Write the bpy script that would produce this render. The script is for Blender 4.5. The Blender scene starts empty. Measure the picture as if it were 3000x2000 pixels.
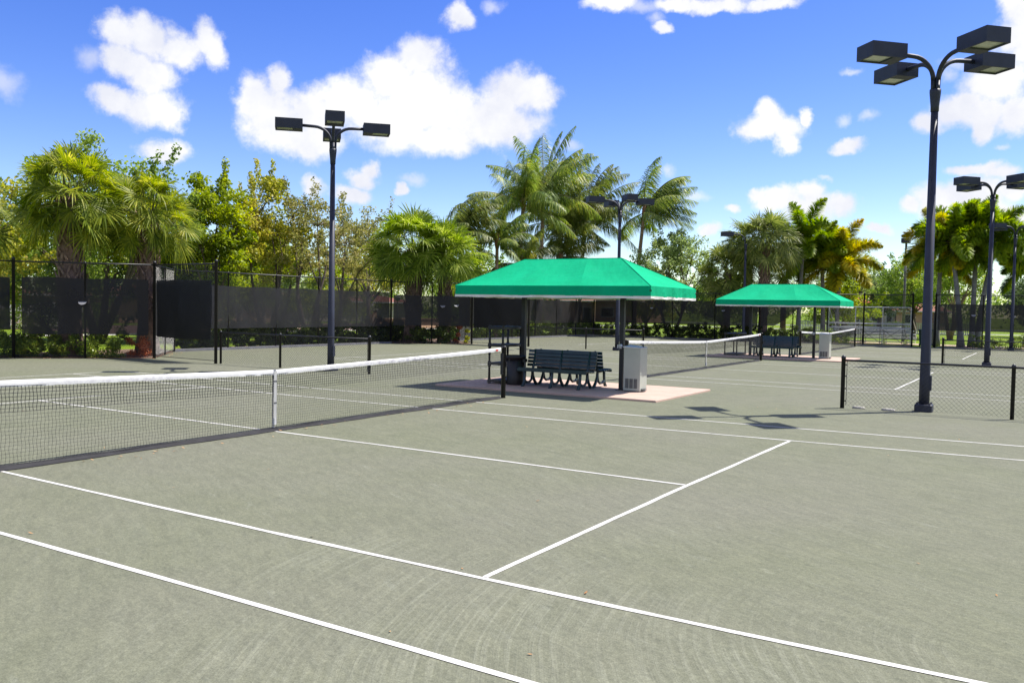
import bpy, math, random
import numpy as np
from mathutils import Vector, Matrix
R = math.radians
rnd = random.Random(7)
scene = bpy.context.scene
col = scene.collection

# ------------------------------------------------------------------ mesh helpers
def V(*a): return np.array(a, float)
def unit(v):
    v = np.asarray(v, float); n = np.linalg.norm(v)
    return v / n if n > 1e-9 else v
UP = V(0, 0, 1)

class MB:
    """collects geometry, then links it as ONE mesh object"""
    def __init__(s): s.v = []; s.f = []; s.q = []
    def add(s, verts, faces):
        o = len(s.v); s.v.extend([tuple(map(float, p)) for p in verts])
        s.f.extend([tuple(i + o for i in f) for f in faces])
    def quad(s, a, b, c, d): s.add((a, b, c, d), [(0, 1, 2, 3)])
    def box(s, x0, x1, y0, y1, z0, z1):
        s.add([(x0,y0,z0),(x1,y0,z0),(x1,y1,z0),(x0,y1,z0),(x0,y0,z1),(x1,y0,z1),(x1,y1,z1),(x0,y1,z1)],
              [(3,2,1,0),(4,5,6,7),(0,1,5,4),(1,2,6,5),(2,3,7,6),(3,0,4,7)])
    def bevbox(s, x0, x1, y0, y1, z0, z1, b):
        """box with chamfered vertical edges and top rim"""
        def ring(i, z): return [(x0+b+i,y0+i,z),(x1-b-i,y0+i,z),(x1-i,y0+b+i,z),(x1-i,y1-b-i,z),(x1-b-i,y1-i,z),(x0+b+i,y1-i,z),(x0+i,y1-b-i,z),(x0+i,y0+b+i,z)]
        vs = ring(0, z0) + ring(0, z1 - b) + ring(b * .7, z1)
        fs = [tuple(range(7, -1, -1)), tuple(range(16, 24))]
        for k in (0, 8):
            for i in range(8):
                j = (i + 1) % 8; fs.append((k+i, k+j, k+8+j, k+8+i))
        s.add(vs, fs)
    def obox(s, c, ax, ay, az, hx, hy, hz):
        """oriented box"""
        c = np.asarray(c, float); P = []
        for z in (-1, 1):
            for x, y in ((-1,-1),(1,-1),(1,1),(-1,1)):
                P.append(c + ax*hx*x + ay*hy*y + az*hz*z)
        s.add(P, [(3,2,1,0),(4,5,6,7),(0,1,5,4),(1,2,6,5),(2,3,7,6),(3,0,4,7)])
    def tube(s, pts, rad, n=6, cap=True):
        pts = [np.asarray(p, float) for p in pts]
        if np.isscalar(rad): rad = [rad] * len(pts)
        vs = []; fs = []; a = None
        for i, p in enumerate(pts):
            t = unit(pts[min(i+1, len(pts)-1)] - pts[max(i-1, 0)])
            if a is None: a = unit(np.cross(t, V(0,0,1) if abs(t[2]) < .9 else V(1,0,0)))
            else: a = unit(a - t * (a @ t))
            b = np.cross(t, a)
            for k in range(n):
                w = 2 * math.pi * k / n
                vs.append(p + (a * math.cos(w) + b * math.sin(w)) * rad[i])
        for i in range(len(pts) - 1):
            for k in range(n):
                j = (k + 1) % n; fs.append((i*n+k, i*n+j, (i+1)*n+j, (i+1)*n+k))
        if cap: fs += [tuple(range(n-1, -1, -1)), tuple(range((len(pts)-1)*n, len(pts)*n))]
        s.add(vs, fs)
    def lathe(s, c, prof, n=20, sx=1, sy=1):
        vs = []; fs = []
        for r, z in prof:
            for k in range(n):
                w = 2*math.pi*k/n; vs.append((c[0]+r*sx*math.cos(w), c[1]+r*sy*math.sin(w), c[2]+z))
        for i in range(len(prof)-1):
            for k in range(n):
                j = (k+1) % n; fs.append((i*n+k, i*n+j, (i+1)*n+j, (i+1)*n+k))
        fs += [tuple(range(n-1, -1, -1)), tuple(range((len(prof)-1)*n, len(prof)*n))]
        s.add(vs, fs)
    def quads(s, arr): s.q.append(np.asarray(arr, float))     # (n,4,3)
    def build(s, name, m, parent=None, smooth=False):
        org = np.array(parent.location) if parent is not None and parent.parent is None else (np.array(parent['org']) if parent is not None and 'org' in parent else np.zeros(3))
        vv = np.array(s.v, float).reshape(-1, 3)
        loops = [i for f in s.f for i in f]; tot = [len(f) for f in s.f]
        if s.q:
            Q = np.concatenate(s.q); n = len(Q); o = len(vv)
            vv = np.concatenate([vv, Q.reshape(-1, 3)])
            loops = np.concatenate([np.array(loops, int), np.arange(o, o + 4*n)]); tot = np.concatenate([np.array(tot, int), np.full(n, 4)])
        vv = vv - org
        me = bpy.data.meshes.new(name)
        tot = np.array(tot, np.int32); loops = np.array(loops, np.int32)
        me.vertices.add(len(vv)); me.vertices.foreach_set('co', vv.astype(np.float32).ravel())
        me.loops.add(len(loops)); me.loops.foreach_set('vertex_index', loops)
        me.polygons.add(len(tot)); st = np.concatenate([[0], np.cumsum(tot)[:-1]]).astype(np.int32)
        me.polygons.foreach_set('loop_start', st); me.polygons.foreach_set('loop_total', tot)
        me.polygons.foreach_set('use_smooth', np.full(len(tot), bool(smooth)))
        me.update(calc_edges=True)
        ob = bpy.data.objects.new(name, me); col.objects.link(ob)
        if m is not None: me.materials.append(m)
        if parent is not None: ob.parent = parent
        # children of this part share the origin of the whole thing
        if parent is not None: PARTORG[ob.name] = org
        return ob
PARTORG = {}
_build = MB.build
def build(s, name, m, parent=None, smooth=False):
    if parent is not None and parent.name in PARTORG:        # a sub-part: parent part sits at identity under its thing
        org = PARTORG[parent.name]
        s2 = MB(); s2.v = s.v; s2.f = s.f; s2.q = s.q
        ob = _build(s2, name, m, None, smooth)
        me = ob.data
        n = len(me.vertices); a = np.empty(n*3, np.float32); me.vertices.foreach_get('co', a)
        a = (a.reshape(-1, 3) - org).astype(np.float32); me.vertices.foreach_set('co', a.ravel()); me.update()
        ob.parent = parent
        return ob
    return _build(s, name, m, parent, smooth)
MB.build = build

def tag(o, label, cat, group=None, kind=None):
    if label: o['label'] = label
    if cat: o['category'] = cat
    if group: o['group'] = group
    if kind: o['kind'] = kind
    return o
def empty(name, loc=(0,0,0), label=None, cat=None, group=None):
    o = bpy.data.objects.new(name, None); col.objects.link(o); o.location = loc; o.empty_display_size = .2
    return tag(o, label, cat, group)
def structure(o): o['kind'] = 'structure'; return o
def copy_tree(o, parent=None):
    c = o.copy(); col.objects.link(c)
    if parent is not None: c.parent = parent
    for ch in [x for x in bpy.data.objects if x.parent == o]: copy_tree(ch, c)
    return c

# ------------------------------------------------------------------ materials
def newmat(name):
    m = bpy.data.materials.new(name); m.use_nodes = True; nt = m.node_tree
    b = nt.nodes['Principled BSDF']; return m, nt, b
def N(nt, t, **k):
    n = nt.nodes.new(t)
    for a, v in k.items():
        if a == 'op': n.operation = v
        elif hasattr(n, a): setattr(n, a, v)
    return n
def L(nt, a, b): nt.links.new(a, b)
def ramp(nt, fac, stops):
    r = N(nt, 'ShaderNodeValToRGB'); e = r.color_ramp.elements
    while len(e) < len(stops): e.new(.5)
    for i, (p, c) in enumerate(stops): e[i].position = p; e[i].color = (*c, 1)
    L(nt, fac, r.inputs[0]); return r.outputs[0]
def noise(nt, vec, scale, detail=4, rough=.55, out=0):
    n = N(nt, 'ShaderNodeTexNoise'); n.inputs['Scale'].default_value = scale; n.inputs['Detail'].default_value = detail
    n.inputs['Roughness'].default_value = rough
    if vec is not None: L(nt, vec, n.inputs['Vector'])
    return n.outputs[out]
def pos(nt): return N(nt, 'ShaderNodeNewGeometry').outputs['Position']
def objco(nt): return N(nt, 'ShaderNodeTexCoord').outputs['Object']
def mapping(nt, vec, sc):
    m = N(nt, 'ShaderNodeMapping'); m.inputs['Scale'].default_value = sc; L(nt, vec, m.inputs[0]); return m.outputs[0]
def bump(nt, b, h, strength=.2, dist=.01):
    n = N(nt, 'ShaderNodeBump'); n.inputs['Strength'].default_value = strength; n.inputs['Distance'].default_value = dist
    L(nt, h, n.inputs['Height']); L(nt, n.outputs[0], b.inputs['Normal'])
def mixc(nt, fac, a, b, mode='MIX'):
    m = N(nt, 'ShaderNodeMix'); m.data_type = 'RGBA'; m.blend_type = mode
    for s, v in ((0, fac), (6, a), (7, b)):
        if hasattr(v, 'is_output'): L(nt, v, m.inputs[s])
        elif s == 0: m.inputs[0].default_value = v
        else: m.inputs[s].default_value = (*v, 1)
    return m.outputs[2]
def simple(name, c1, c2=None, rough=.6, scale=6, metal=0, spec=None, bmp=0, co='obj', detail=5):
    m, nt, b = newmat(name); c2 = c2 or tuple(x * .75 for x in c1)
    vec = objco(nt) if co == 'obj' else pos(nt)
    f = noise(nt, vec, scale, detail)
    L(nt, ramp(nt, f, [(.35, c2), (.65, c1)]), b.inputs['Base Color'])
    b.inputs['Roughness'].default_value = rough; b.inputs['Metallic'].default_value = metal
    if spec is not None: b.inputs['Specular IOR Level'].default_value = spec
    if bmp: bump(nt, b, noise(nt, vec, scale * 8, 3), bmp, .01)
    return m
def leafmat(name, stops, trans=.35, rough=.45, nscale=.9, spec=.2):
    """leaf colour varies from leaf to leaf and in large patches; light shines through the blade"""
    m, nt, b = newmat(name)
    g = N(nt, 'ShaderNodeNewGeometry')
    n = noise(nt, g.outputs['Position'], nscale, 3)
    a = N(nt, 'ShaderNodeMath', op='MULTIPLY_ADD'); L(nt, g.outputs['Random Per Island'], a.inputs[0]); a.inputs[1].default_value = .5
    s = N(nt, 'ShaderNodeMath', op='MULTIPLY_ADD'); L(nt, n, s.inputs[0]); s.inputs[1].default_value = 1.1; s.inputs[2].default_value = -.3
    L(nt, s.outputs[0], a.inputs[2])
    c = ramp(nt, a.outputs[0], stops)
    L(nt, c, b.inputs['Base Color']); b.inputs['Roughness'].default_value = rough; b.inputs['Specular IOR Level'].default_value = spec
    t = N(nt, 'ShaderNodeBsdfTranslucent')
    hs = N(nt, 'ShaderNodeHueSaturation'); hs.inputs['Value'].default_value = 1.5; hs.inputs['Saturation'].default_value = 1.1; L(nt, c, hs.inputs['Color'])
    L(nt, hs.outputs[0], t.inputs[0])
    mx = N(nt, 'ShaderNodeMixShader'); mx.inputs[0].default_value = trans
    L(nt, b.outputs[0], mx.inputs[1]); L(nt, t.outputs[0], mx.inputs[2])
    L(nt, mx.outputs[0], nt.nodes['Material Output'].inputs[0])
    return m

M = {}
M['pole'] = simple('pole_paint', (.018, .022, .042), (.012, .015, .03), .55, 5)
M['lens'] = simple('lamp_glass', (0.504, 0.528, 0.432), (0.36, 0.384, 0.312), .2, 12)
M['black'] = simple('black_vinyl', (0.0135, 0.0135, 0.0164), (0.00773, 0.00773, 0.00966), .45, 8)
M['link'] = simple('black_wire', (0.0304, 0.0304, 0.0359), (0.0193, 0.0193, 0.0235), .4, 8)
M['steel'] = simple('dark_steel', (0.00497, 0.00497, 0.0058), (0.0083, 0.00785, 0.0083), .5, 9)
M['alu'] = simple('aluminium', (0.605, 0.605, 0.605), (0.497, 0.497, 0.505), .45, 7, metal=.25)
M['alu_dark'] = simple('galvanised_steel', (0.16, 0.16, 0.16), (0.104, 0.104, 0.104), .5, 7, metal=.5)
M['bench'] = simple('blue_green_plastic', (.009, .034, .036), (.006, .023, .026), .38, 5)
M['bench_leg'] = simple('cast_leg_paint', (0.0126, 0.036, 0.045), (0.00896, 0.027, 0.0342), .42, 5)
M['rack'] = simple('black_plastic', (0.00638, 0.00638, 0.00693), (0.00425, 0.00425, 0.00478), .5, 6)
M['enamel'] = simple('cream_enamel', (0.399, 0.427, 0.37), (0.356, 0.385, 0.334), .4, 3)
M['grille'] = simple('grey_louvre', (0.16, 0.168, 0.16), (0.112, 0.12, 0.112), .5, 5)
M['white'] = simple('white_paint', (0.432, 0.432, 0.421), (0.378, 0.378, 0.367), .5, 4)
M['bin_green'] = simple('dark_green_plastic', (0.0064, 0.04, 0.024), (0.0048, 0.028, 0.0177), .45, 4)
M['trim'] = simple('pale_trim', (.72, .7, .66), (.62, .6, .56), .7, 5)
M['stone'] = simple('pale_stone', (0.483, 0.464, 0.406), (0.309, 0.29, 0.261), .85, 14, bmp=.4)
M['wall_beige'] = simple('beige_stucco', (0.4, 0.337, 0.264), (0.352, 0.297, 0.232), .85, 3, bmp=.2)
M['wall_peach'] = simple('peach_stucco', (0.4, 0.24, 0.16), (0.337, 0.2, 0.136), .85, 3, bmp=.2)
M['window'] = simple('dark_glass', (0.0207, 0.0242, 0.0276), (0.0138, 0.0152, 0.0207), .12, 2)
M['red'] = simple('red_canvas', (0.552, 0.0552, 0.0331), (0.442, 0.0442, 0.0331), .7, 4)
M['bark'] = simple('grey_bark', (0.16, 0.12, 0.088), (0.072, 0.052, 0.036), .9, 9, bmp=.6)
M['bark_pale'] = simple('tan_bark', (0.375, 0.265, 0.177), (0.177, 0.121, 0.0828), .9, 9, bmp=.6)
M['boot'] = simple('palm_boots', (0.352, 0.239, 0.186), (0.135, 0.088, 0.0673), .9, 7, bmp=.6)
M['palm_trunk'] = simple('palm_bark', (0.269, 0.177, 0.135), (0.124, 0.0828, 0.0621), .9, 6, bmp=.6)
M['fox_trunk'] = simple('smooth_palm_bark', (0.217, 0.217, 0.2), (0.136, 0.132, 0.12), .75, 4, bmp=.25)
M['crownshaft'] = simple('orange_sheath', (0.264, 0.12, 0.032), (0.16, 0.08, 0.024), .6, 6)
M['petiole'] = simple('palm_stalk', (0.128, 0.136, 0.04), (0.08, 0.08, 0.024), .55, 8)
M['sabal'] = leafmat('sabal_leaf', [(.1, (.045, .075, .008)), (.38, (.14, .19, .015)), (.68, (.28, .31, .03)), (.95, (.56, .5, .09))], .46, .45)
M['sabal_b'] = leafmat('sabal_leaf_bright', [(.1, (.045, .08, .008)), (.38, (.14, .21, .018)), (.68, (.27, .34, .045)), (.95, (.55, .56, .15))], .46, .42)
M['sabal_d'] = leafmat('sabal_leaf_grey', [(.12, (.045, .07, .015)), (.45, (.14, .18, .035)), (.75, (.29, .31, .08)), (1, (.5, .46, .16))], .38, .42)
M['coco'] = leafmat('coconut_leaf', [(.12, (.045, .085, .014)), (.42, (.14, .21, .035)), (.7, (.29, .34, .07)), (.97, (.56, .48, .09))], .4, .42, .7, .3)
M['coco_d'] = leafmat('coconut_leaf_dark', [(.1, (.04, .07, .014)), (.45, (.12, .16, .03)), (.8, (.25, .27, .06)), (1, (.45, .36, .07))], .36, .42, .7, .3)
M['fox'] = leafmat('foxtail_leaf', [(.1, (.06, .12, .008)), (.42, (.18, .28, .016)), (.75, (.36, .43, .03)), (1, (.55, .5, .04))], .48, .45)
M['fox_y'] = leafmat('yellow_palm_leaf', [(.1, (.12, .16, .012)), (.45, (.36, .36, .02)), (.8, (.6, .47, .025)), (1, (.7, .5, .03))], .48, .45)
M['oak'] = leafmat('broad_leaf', [(.15, (0.0774, 0.133, 0.0265)), (.5, (0.198, 0.287, 0.0442)), (.85, (0.377, 0.442, 0.0774)), (1, (0.552, 0.53, 0.133))], .4, .42, .5)
M['bright'] = leafmat('bright_leaf', [(.12, (0.0784, 0.123, 0.00896)), (.45, (0.224, 0.291, 0.0157)), (.8, (0.37, 0.403, 0.028)), (1, (0.515, 0.47, 0.056))], .48, .45, .5)
M['olive'] = leafmat('olive_leaf', [(.1, (0.13, 0.157, 0.0222)), (.45, (0.315, 0.333, 0.0407)), (.75, (0.48, 0.435, 0.0739)), (1, (0.628, 0.461, 0.13))], .45, .45, .5)
M['airy'] = leafmat('airy_leaf', [(.1, (0.099, 0.116, 0.0297)), (.45, (0.247, 0.247, 0.066)), (.75, (0.363, 0.314, 0.116)), (1, (0.528, 0.412, 0.214))], .42, .45, .5)
M['pale'] = leafmat('pale_leaf', [(.12, (0.122, 0.182, 0.0608)), (.5, (0.283, 0.365, 0.122)), (.85, (0.466, 0.526, 0.204)), (1, (0.688, 0.608, 0.325))], .4, .42, .5)
M['dark_oak'] = leafmat('dark_leaf', [(.15, (0.0322, 0.0626, 0.0214)), (.5, (0.0893, 0.134, 0.0446)), (.9, (0.179, 0.232, 0.0893))], .3, .42, .5)
M['hedge'] = leafmat('hedge_leaf', [(.15, (0.0464, 0.0813, 0.0139)), (.5, (0.128, 0.198, 0.0278)), (.85, (0.302, 0.347, 0.0464)), (1, (0.557, 0.512, 0.0698))], .35, .35, 1.6)
M['hedge_shade'] = leafmat('shaded_hedge_leaf', [(.15, (0.0192, 0.0346, 0.00768)), (.5, (0.0538, 0.0864, 0.0154)), (.85, (0.134, 0.163, 0.0269)), (1, (0.288, 0.288, 0.048))], .25, .4, 1.6)  # darker copy of the hedge leaves: tree shade put into the colour
M['hedge_red'] = leafmat('red_shrub_leaf', [(.15, (0.111, 0.0368, 0.0185)), (.5, (0.368, 0.111, 0.0553)), (.85, (0.553, 0.239, 0.13)), (1, (0.625, 0.406, 0.221))], .35, .45, 1.6)
M['hedge_yellow'] = leafmat('yellow_shrub_leaf', [(.15, (0.185, 0.221, 0.0185)), (.5, (0.442, 0.442, 0.0276)), (.9, (0.7, 0.643, 0.0368))], .4, .45, 1.6)
M['litter'] = leafmat('dry_leaf', [(.1, (0.242, 0.112, 0.0432)), (.5, (0.389, 0.216, 0.095)), (.9, (0.518, 0.389, 0.216))], .1, .7, 3)

def clay():
    m, nt, b = newmat('green_clay'); P = pos(nt)
    big = noise(nt, P, .22, 4); mid = noise(nt, P, 1.7, 6, .62); fine = noise(nt, P, 95, 3, .7); grit = noise(nt, P, 30, 4, .7)
    c = ramp(nt, mid, [(.3, (0.1139, 0.1223, 0.0787)), (.55, (0.1299, 0.1374, 0.0888)), (.75, (0.1427, 0.1493, 0.0991))])
    c = mixc(nt, ramp(nt, big, [(.35, (0, 0, 0)), (.68, (.75, .75, .75))]), c, (0.1405, 0.1407, 0.1072))
    # drag-brush arcs: noise stretched along circles round two turning points of the brush
    def arcs(cx, cy, fr, ft, r0, r1, seed):
        s = N(nt, 'ShaderNodeVectorMath', op='SUBTRACT'); L(nt, P, s.inputs[0]); s.inputs[1].default_value = (cx, cy, 0)
        w = noise(nt, P, .5, 2, .5, 1)
        wa = N(nt, 'ShaderNodeVectorMath', op='MULTIPLY_ADD'); L(nt, w, wa.inputs[0]); wa.inputs[1].default_value = (.22, .22, 0); L(nt, s.outputs[0], wa.inputs[2])
        x = N(nt, 'ShaderNodeSeparateXYZ'); L(nt, wa.outputs[0], x.inputs[0])
        ln = N(nt, 'ShaderNodeVectorMath', op='LENGTH'); L(nt, wa.outputs[0], ln.inputs[0])
        an = N(nt, 'ShaderNodeMath', op='ARCTAN2'); L(nt, x.outputs[1], an.inputs[0]); L(nt, x.outputs[0], an.inputs[1])
        cv = N(nt, 'ShaderNodeCombineXYZ'); cv.inputs[2].default_value = seed
        a = N(nt, 'ShaderNodeMath', op='MULTIPLY'); L(nt, ln.outputs[1], a.inputs[0]); a.inputs[1].default_value = fr
        t = N(nt, 'ShaderNodeMath', op='MULTIPLY'); L(nt, an.outputs[0], t.inputs[0]); t.inputs[1].default_value = ft
        L(nt, a.outputs[0], cv.inputs[0]); L(nt, t.outputs[0], cv.inputs[1])
        n = noise(nt, cv.outputs[0], 1, 5, .6)
        n = ramp(nt, n, [(.46, (0, 0, 0)), (.66, (1, 1, 1))])
        k = N(nt, 'ShaderNodeMapRange'); k.interpolation_type = 'SMOOTHSTEP'; L(nt, ln.outputs[1], k.inputs[0]); k.inputs[1].default_value = r0; k.inputs[2].default_value = r0 * .75
        k2 = N(nt, 'ShaderNodeMapRange'); k2.interpolation_type = 'SMOOTHSTEP'; L(nt, ln.outputs[1], k2.inputs[0]); k2.inputs[1].default_value = r1; k2.inputs[2].default_value = r1 * .8
        d = N(nt, 'ShaderNodeMath', op='MULTIPLY'); k.inputs[3].default_value = 1; k.inputs[4].default_value = 0; L(nt, k.outputs[0], d.inputs[0]); L(nt, k2.outputs[0], d.inputs[1])
        k2.inputs[3].default_value = 0; k2.inputs[4].default_value = 1
        e = N(nt, 'ShaderNodeMath', op='MULTIPLY'); L(nt, d.outputs[0], e.inputs[0]); L(nt, n, e.inputs[1])
        patch = ramp(nt, noise(nt, P, .8, 2), [(.34, (.25, .25, .25)), (.58, (1, 1, 1))])
        g = N(nt, 'ShaderNodeMath', op='MULTIPLY'); L(nt, e.outputs[0], g.inputs[0]); L(nt, patch, g.inputs[1])
        return g.outputs[0]
    s1 = arcs(10.5, -3.5, 24, 1.8, 1.2, 6.2, 0); s2 = arcs(-3, -16, 9, 9, 6, 40, 3.7)
    f1 = N(nt, 'ShaderNodeMath', op='MULTIPLY'); L(nt, s1, f1.inputs[0]); f1.inputs[1].default_value = .52
    yy = N(nt, 'ShaderNodeSeparateXYZ'); L(nt, P, yy.inputs[0])
    ym = N(nt, 'ShaderNodeMapRange'); ym.interpolation_type = 'SMOOTHSTEP'; L(nt, yy.outputs[1], ym.inputs[0]); ym.inputs[1].default_value = -3.0; ym.inputs[2].default_value = -4.4; ym.inputs[3].default_value = .12; ym.inputs[4].default_value = 1
    f1b = N(nt, 'ShaderNodeMath', op='MULTIPLY'); L(nt, f1.outputs[0], f1b.inputs[0]); L(nt, ym.outputs[0], f1b.inputs[1])
    c = mixc(nt, f1b.outputs[0], c, (0.2096, 0.2153, 0.1605))
    f2 = N(nt, 'ShaderNodeMath', op='MULTIPLY'); L(nt, s2, f2.inputs[0]); f2.inputs[1].default_value = .3
    c = mixc(nt, f2.outputs[0], c, (0.1598, 0.1667, 0.1225))
    # scuffs left by shoes: short pale and dark dashes
    sv = N(nt, 'ShaderNodeVectorRotate'); sv.rotation_type = 'Z_AXIS'; sv.inputs['Angle'].default_value = .55; L(nt, P, sv.inputs[0])
    sc = noise(nt, mapping(nt, sv.outputs[0], (2.0, 7, 1)), 1.3, 5, .6)
    pm = ramp(nt, noise(nt, P, .35, 2), [(.34, (.1, .1, .1)), (.56, (1, 1, 1))])
    sm = N(nt, 'ShaderNodeMath', op='MULTIPLY'); L(nt, ramp(nt, sc, [(.6, (0, 0, 0)), (.74, (.6, .6, .6))]), sm.inputs[0]); L(nt, pm, sm.inputs[1])
    c = mixc(nt, sm.outputs[0], c, (0.1863, 0.1936, 0.1479))
    dk = ramp(nt, noise(nt, mapping(nt, sv.outputs[0], (3, 8, 1)), 2.1, 5, .65), [(.6, (0, 0, 0)), (.74, (.6, .6, .6))])
    c = mixc(nt, dk, c, (0.0820, 0.0898, 0.0663))
    mo = ramp(nt, noise(nt, mapping(nt, sv.outputs[0], (1.6, 4.5, 1)), 2.2, 6, .68), [(.36, (.86, .86, .87)), (.5, (1, 1, 1)), (.64, (1.15, 1.14, 1.12))]); c = mixc(nt, .62, c, mo, 'MULTIPLY')
    sp = ramp(nt, noise(nt, mapping(nt, sv.outputs[0], (5, 13, 1)), 2.4, 4, .7), [(.33, (.84, .84, .85)), (.5, (1, 1, 1)), (.69, (1.2, 1.19, 1.17))]); c = mixc(nt, .55, c, sp, 'MULTIPLY')
    gr = ramp(nt, fine, [(.3, (.68, .68, .68)), (.7, (1.3, 1.3, 1.3))]); c = mixc(nt, .85, c, gr, 'MULTIPLY')
    gr2 = ramp(nt, grit, [(.3, (.78, .78, .78)), (.7, (1.2, 1.2, 1.2))]); c = mixc(nt, .85, c, gr2, 'MULTIPLY')
    L(nt, c, b.inputs['Base Color']); b.inputs['Roughness'].default_value = .93; b.inputs['Specular IOR Level'].default_value = .2
    h = N(nt, 'ShaderNodeMath', op='MULTIPLY_ADD'); L(nt, s1, h.inputs[0]); h.inputs[1].default_value = 1.2; L(nt, grit, h.inputs[2])
    bump(nt, b, h.outputs[0], .35, .006)
    return m
M['clay'] = clay()
def lawnmat():
    m, nt, b = newmat('lawn'); P = pos(nt)
    c = ramp(nt, noise(nt, P, .3, 5), [(.3, (.08, .135, .008)), (.6, (.155, .22, .011)), (.8, (.2, .26, .018))])
    c = mixc(nt, .8, c, ramp(nt, noise(nt, P, 18, 4, .7), [(.3, (.6, .6, .6)), (.7, (1.3, 1.3, 1.3))]), 'MULTIPLY')
    L(nt, c, b.inputs['Base Color']); b.inputs['Roughness'].default_value = .9; b.inputs['Specular IOR Level'].default_value = .15
    bump(nt, b, noise(nt, P, 25, 3), .6, .04); return m
M['lawn'] = lawnmat()
def slabmat():
    m, nt, b = newmat('salmon_concrete'); P = pos(nt)
    c = ramp(nt, noise(nt, P, 2.2, 6, .6), [(.3, (.41, .285, .225)), (.65, (.47, .335, .27))])
    c = mixc(nt, .7, c, ramp(nt, noise(nt, P, 60, 3), [(.3, (.85, .85, .85)), (.7, (1.12, 1.12, 1.12))]), 'MULTIPLY')
    c = mixc(nt, ramp(nt, noise(nt, P, 5, 5, .7), [(.62, (0, 0, 0)), (.75, (.4, .4, .4))]), c, (.2, .17, .14))
    L(nt, c, b.inputs['Base Color']); b.inputs['Roughness'].default_value = .85
    bump(nt, b, noise(nt, P, 40, 3), .3, .006); return m
M['slab'] = slabmat()
M['mulch'] = simple('mulch', (0.192, 0.12, 0.08), (0.064, 0.04, 0.028), .95, 14, co='pos', bmp=.7)
M['sidewalk'] = simple('pale_concrete', (0.502, 0.473, 0.425), (0.425, 0.406, 0.367), .85, 3, co='pos', bmp=.2)
M['paver'] = simple('red_paver', (0.24, 0.136, 0.104), (0.16, 0.096, 0.08), .85, 5, co='pos', bmp=.3)
M['kerb'] = simple('grey_kerb', (0.16, 0.16, 0.177), (0.112, 0.112, 0.12), .85, 6, co='pos', bmp=.3)
def tapemat():
    m, nt, b = newmat('white_line_tape'); P = pos(nt)
    c = ramp(nt, noise(nt, P, 3.5, 6, .7), [(.28, (.36, .36, .31)), (.5, (.52, .51, .48))])
    c = mixc(nt, ramp(nt, noise(nt, P, 22, 4, .7), [(.6, (0, 0, 0)), (.72, (.75, .75, .75))]), c, (.24, .24, .19))
    L(nt, c, b.inputs['Base Color']); b.inputs['Roughness'].default_value = .7; return m
M['tape'] = tapemat()
def canvasmat(name='green_canvas', trans=.06):
    m, nt, b = newmat(name); P = objco(nt)
    c = ramp(nt, noise(nt, P, 1.4, 5), [(.3, (.002, .315, .145)), (.7, (.003, .375, .178))])
    c = mixc(nt, ramp(nt, noise(nt, mapping(nt, P, (1, 1, .4)), 5, 5, .7), [(.5, (0, 0, 0)), (.85, (.25, .25, .25))]), c, (.03, .36, .21))
    L(nt, c, b.inputs['Base Color']); b.inputs['Roughness'].default_value = .85; b.inputs['Specular IOR Level'].default_value = .08
    bump(nt, b, noise(nt, mapping(nt, P, (1.6, .7, 1)), 2.2, 5), .6, .05)
    t = N(nt, 'ShaderNodeBsdfTranslucent'); L(nt, c, t.inputs[0])
    mx = N(nt, 'ShaderNodeMixShader'); mx.inputs[0].default_value = trans
    L(nt, b.outputs[0], mx.inputs[1]); L(nt, t.outputs[0], mx.inputs[2]); L(nt, mx.outputs[0], nt.nodes['Material Output'].inputs[0])
    return m
M['canvas'] = canvasmat(); M['canvas_d'] = canvasmat('green_canvas_double', 0)
def screenmat(name, clear):
    """woven privacy screen: part of the light passes between the threads"""
    m, nt, b = newmat(name); P = pos(nt)
    L(nt, ramp(nt, noise(nt, P, .8, 4), [(.3, (.007, .007, .008)), (.7, (.012, .0115, .012))]), b.inputs['Base Color'])
    b.inputs['Roughness'].default_value = .6; b.inputs['Specular IOR Level'].default_value = .35
    t = N(nt, 'ShaderNodeBsdfTransparent')
    f = N(nt, 'ShaderNodeMapRange'); L(nt, noise(nt, P, 1.1, 3), f.inputs[0]); f.inputs[3].default_value = clear * .75; f.inputs[4].default_value = clear * 1.25
    mx = N(nt, 'ShaderNodeMixShader'); L(nt, f.outputs[0], mx.inputs[0]); L(nt, b.outputs[0], mx.inputs[1]); L(nt, t.outputs[0], mx.inputs[2])
    L(nt, mx.outputs[0], nt.nodes['Material Output'].inputs[0]); return m
M['screen'] = screenmat('windscreen_fabric', .085)
M['screen_b'] = screenmat('windscreen_faded', .085)
M['screen_d'] = screenmat('windscreen_dense', .012)
def bandmat():
    m, nt, b = newmat('white_headband'); P = objco(nt)
    c = ramp(nt, noise(nt, mapping(nt, P, (1, 9, 14)), 1, 5, .7), [(.42, (.62, .62, .61)), (.6, (.36, .35, .38))])
    c = mixc(nt, ramp(nt, noise(nt, mapping(nt, P, (1, .5, 1)), 1, 1), [(.45, (0, 0, 0)), (.6, (1, 1, 1))]), (.6, .6, .59), c)
    L(nt, c, b.inputs['Base Color']); b.inputs['Roughness'].default_value = .65
    bump(nt, b, noise(nt, mapping(nt, P, (1, 12, 4)), 1, 4), .5, .01); return m
M['band'] = bandmat()
def rooftile():
    m, nt, b = newmat('terracotta_tile'); P = pos(nt)
    w = N(nt, 'ShaderNodeTexWave'); w.inputs['Scale'].default_value = 4; w.inputs['Distortion'].default_value = 1.5; L(nt, P, w.inputs[0])
    c = mixc(nt, w.outputs[0], (.2, .065, .04), (.27, .11, .065))
    L(nt, c, b.inputs['Base Color']); b.inputs['Roughness'].default_value = .85; return m
M['roof'] = rooftile()
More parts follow.
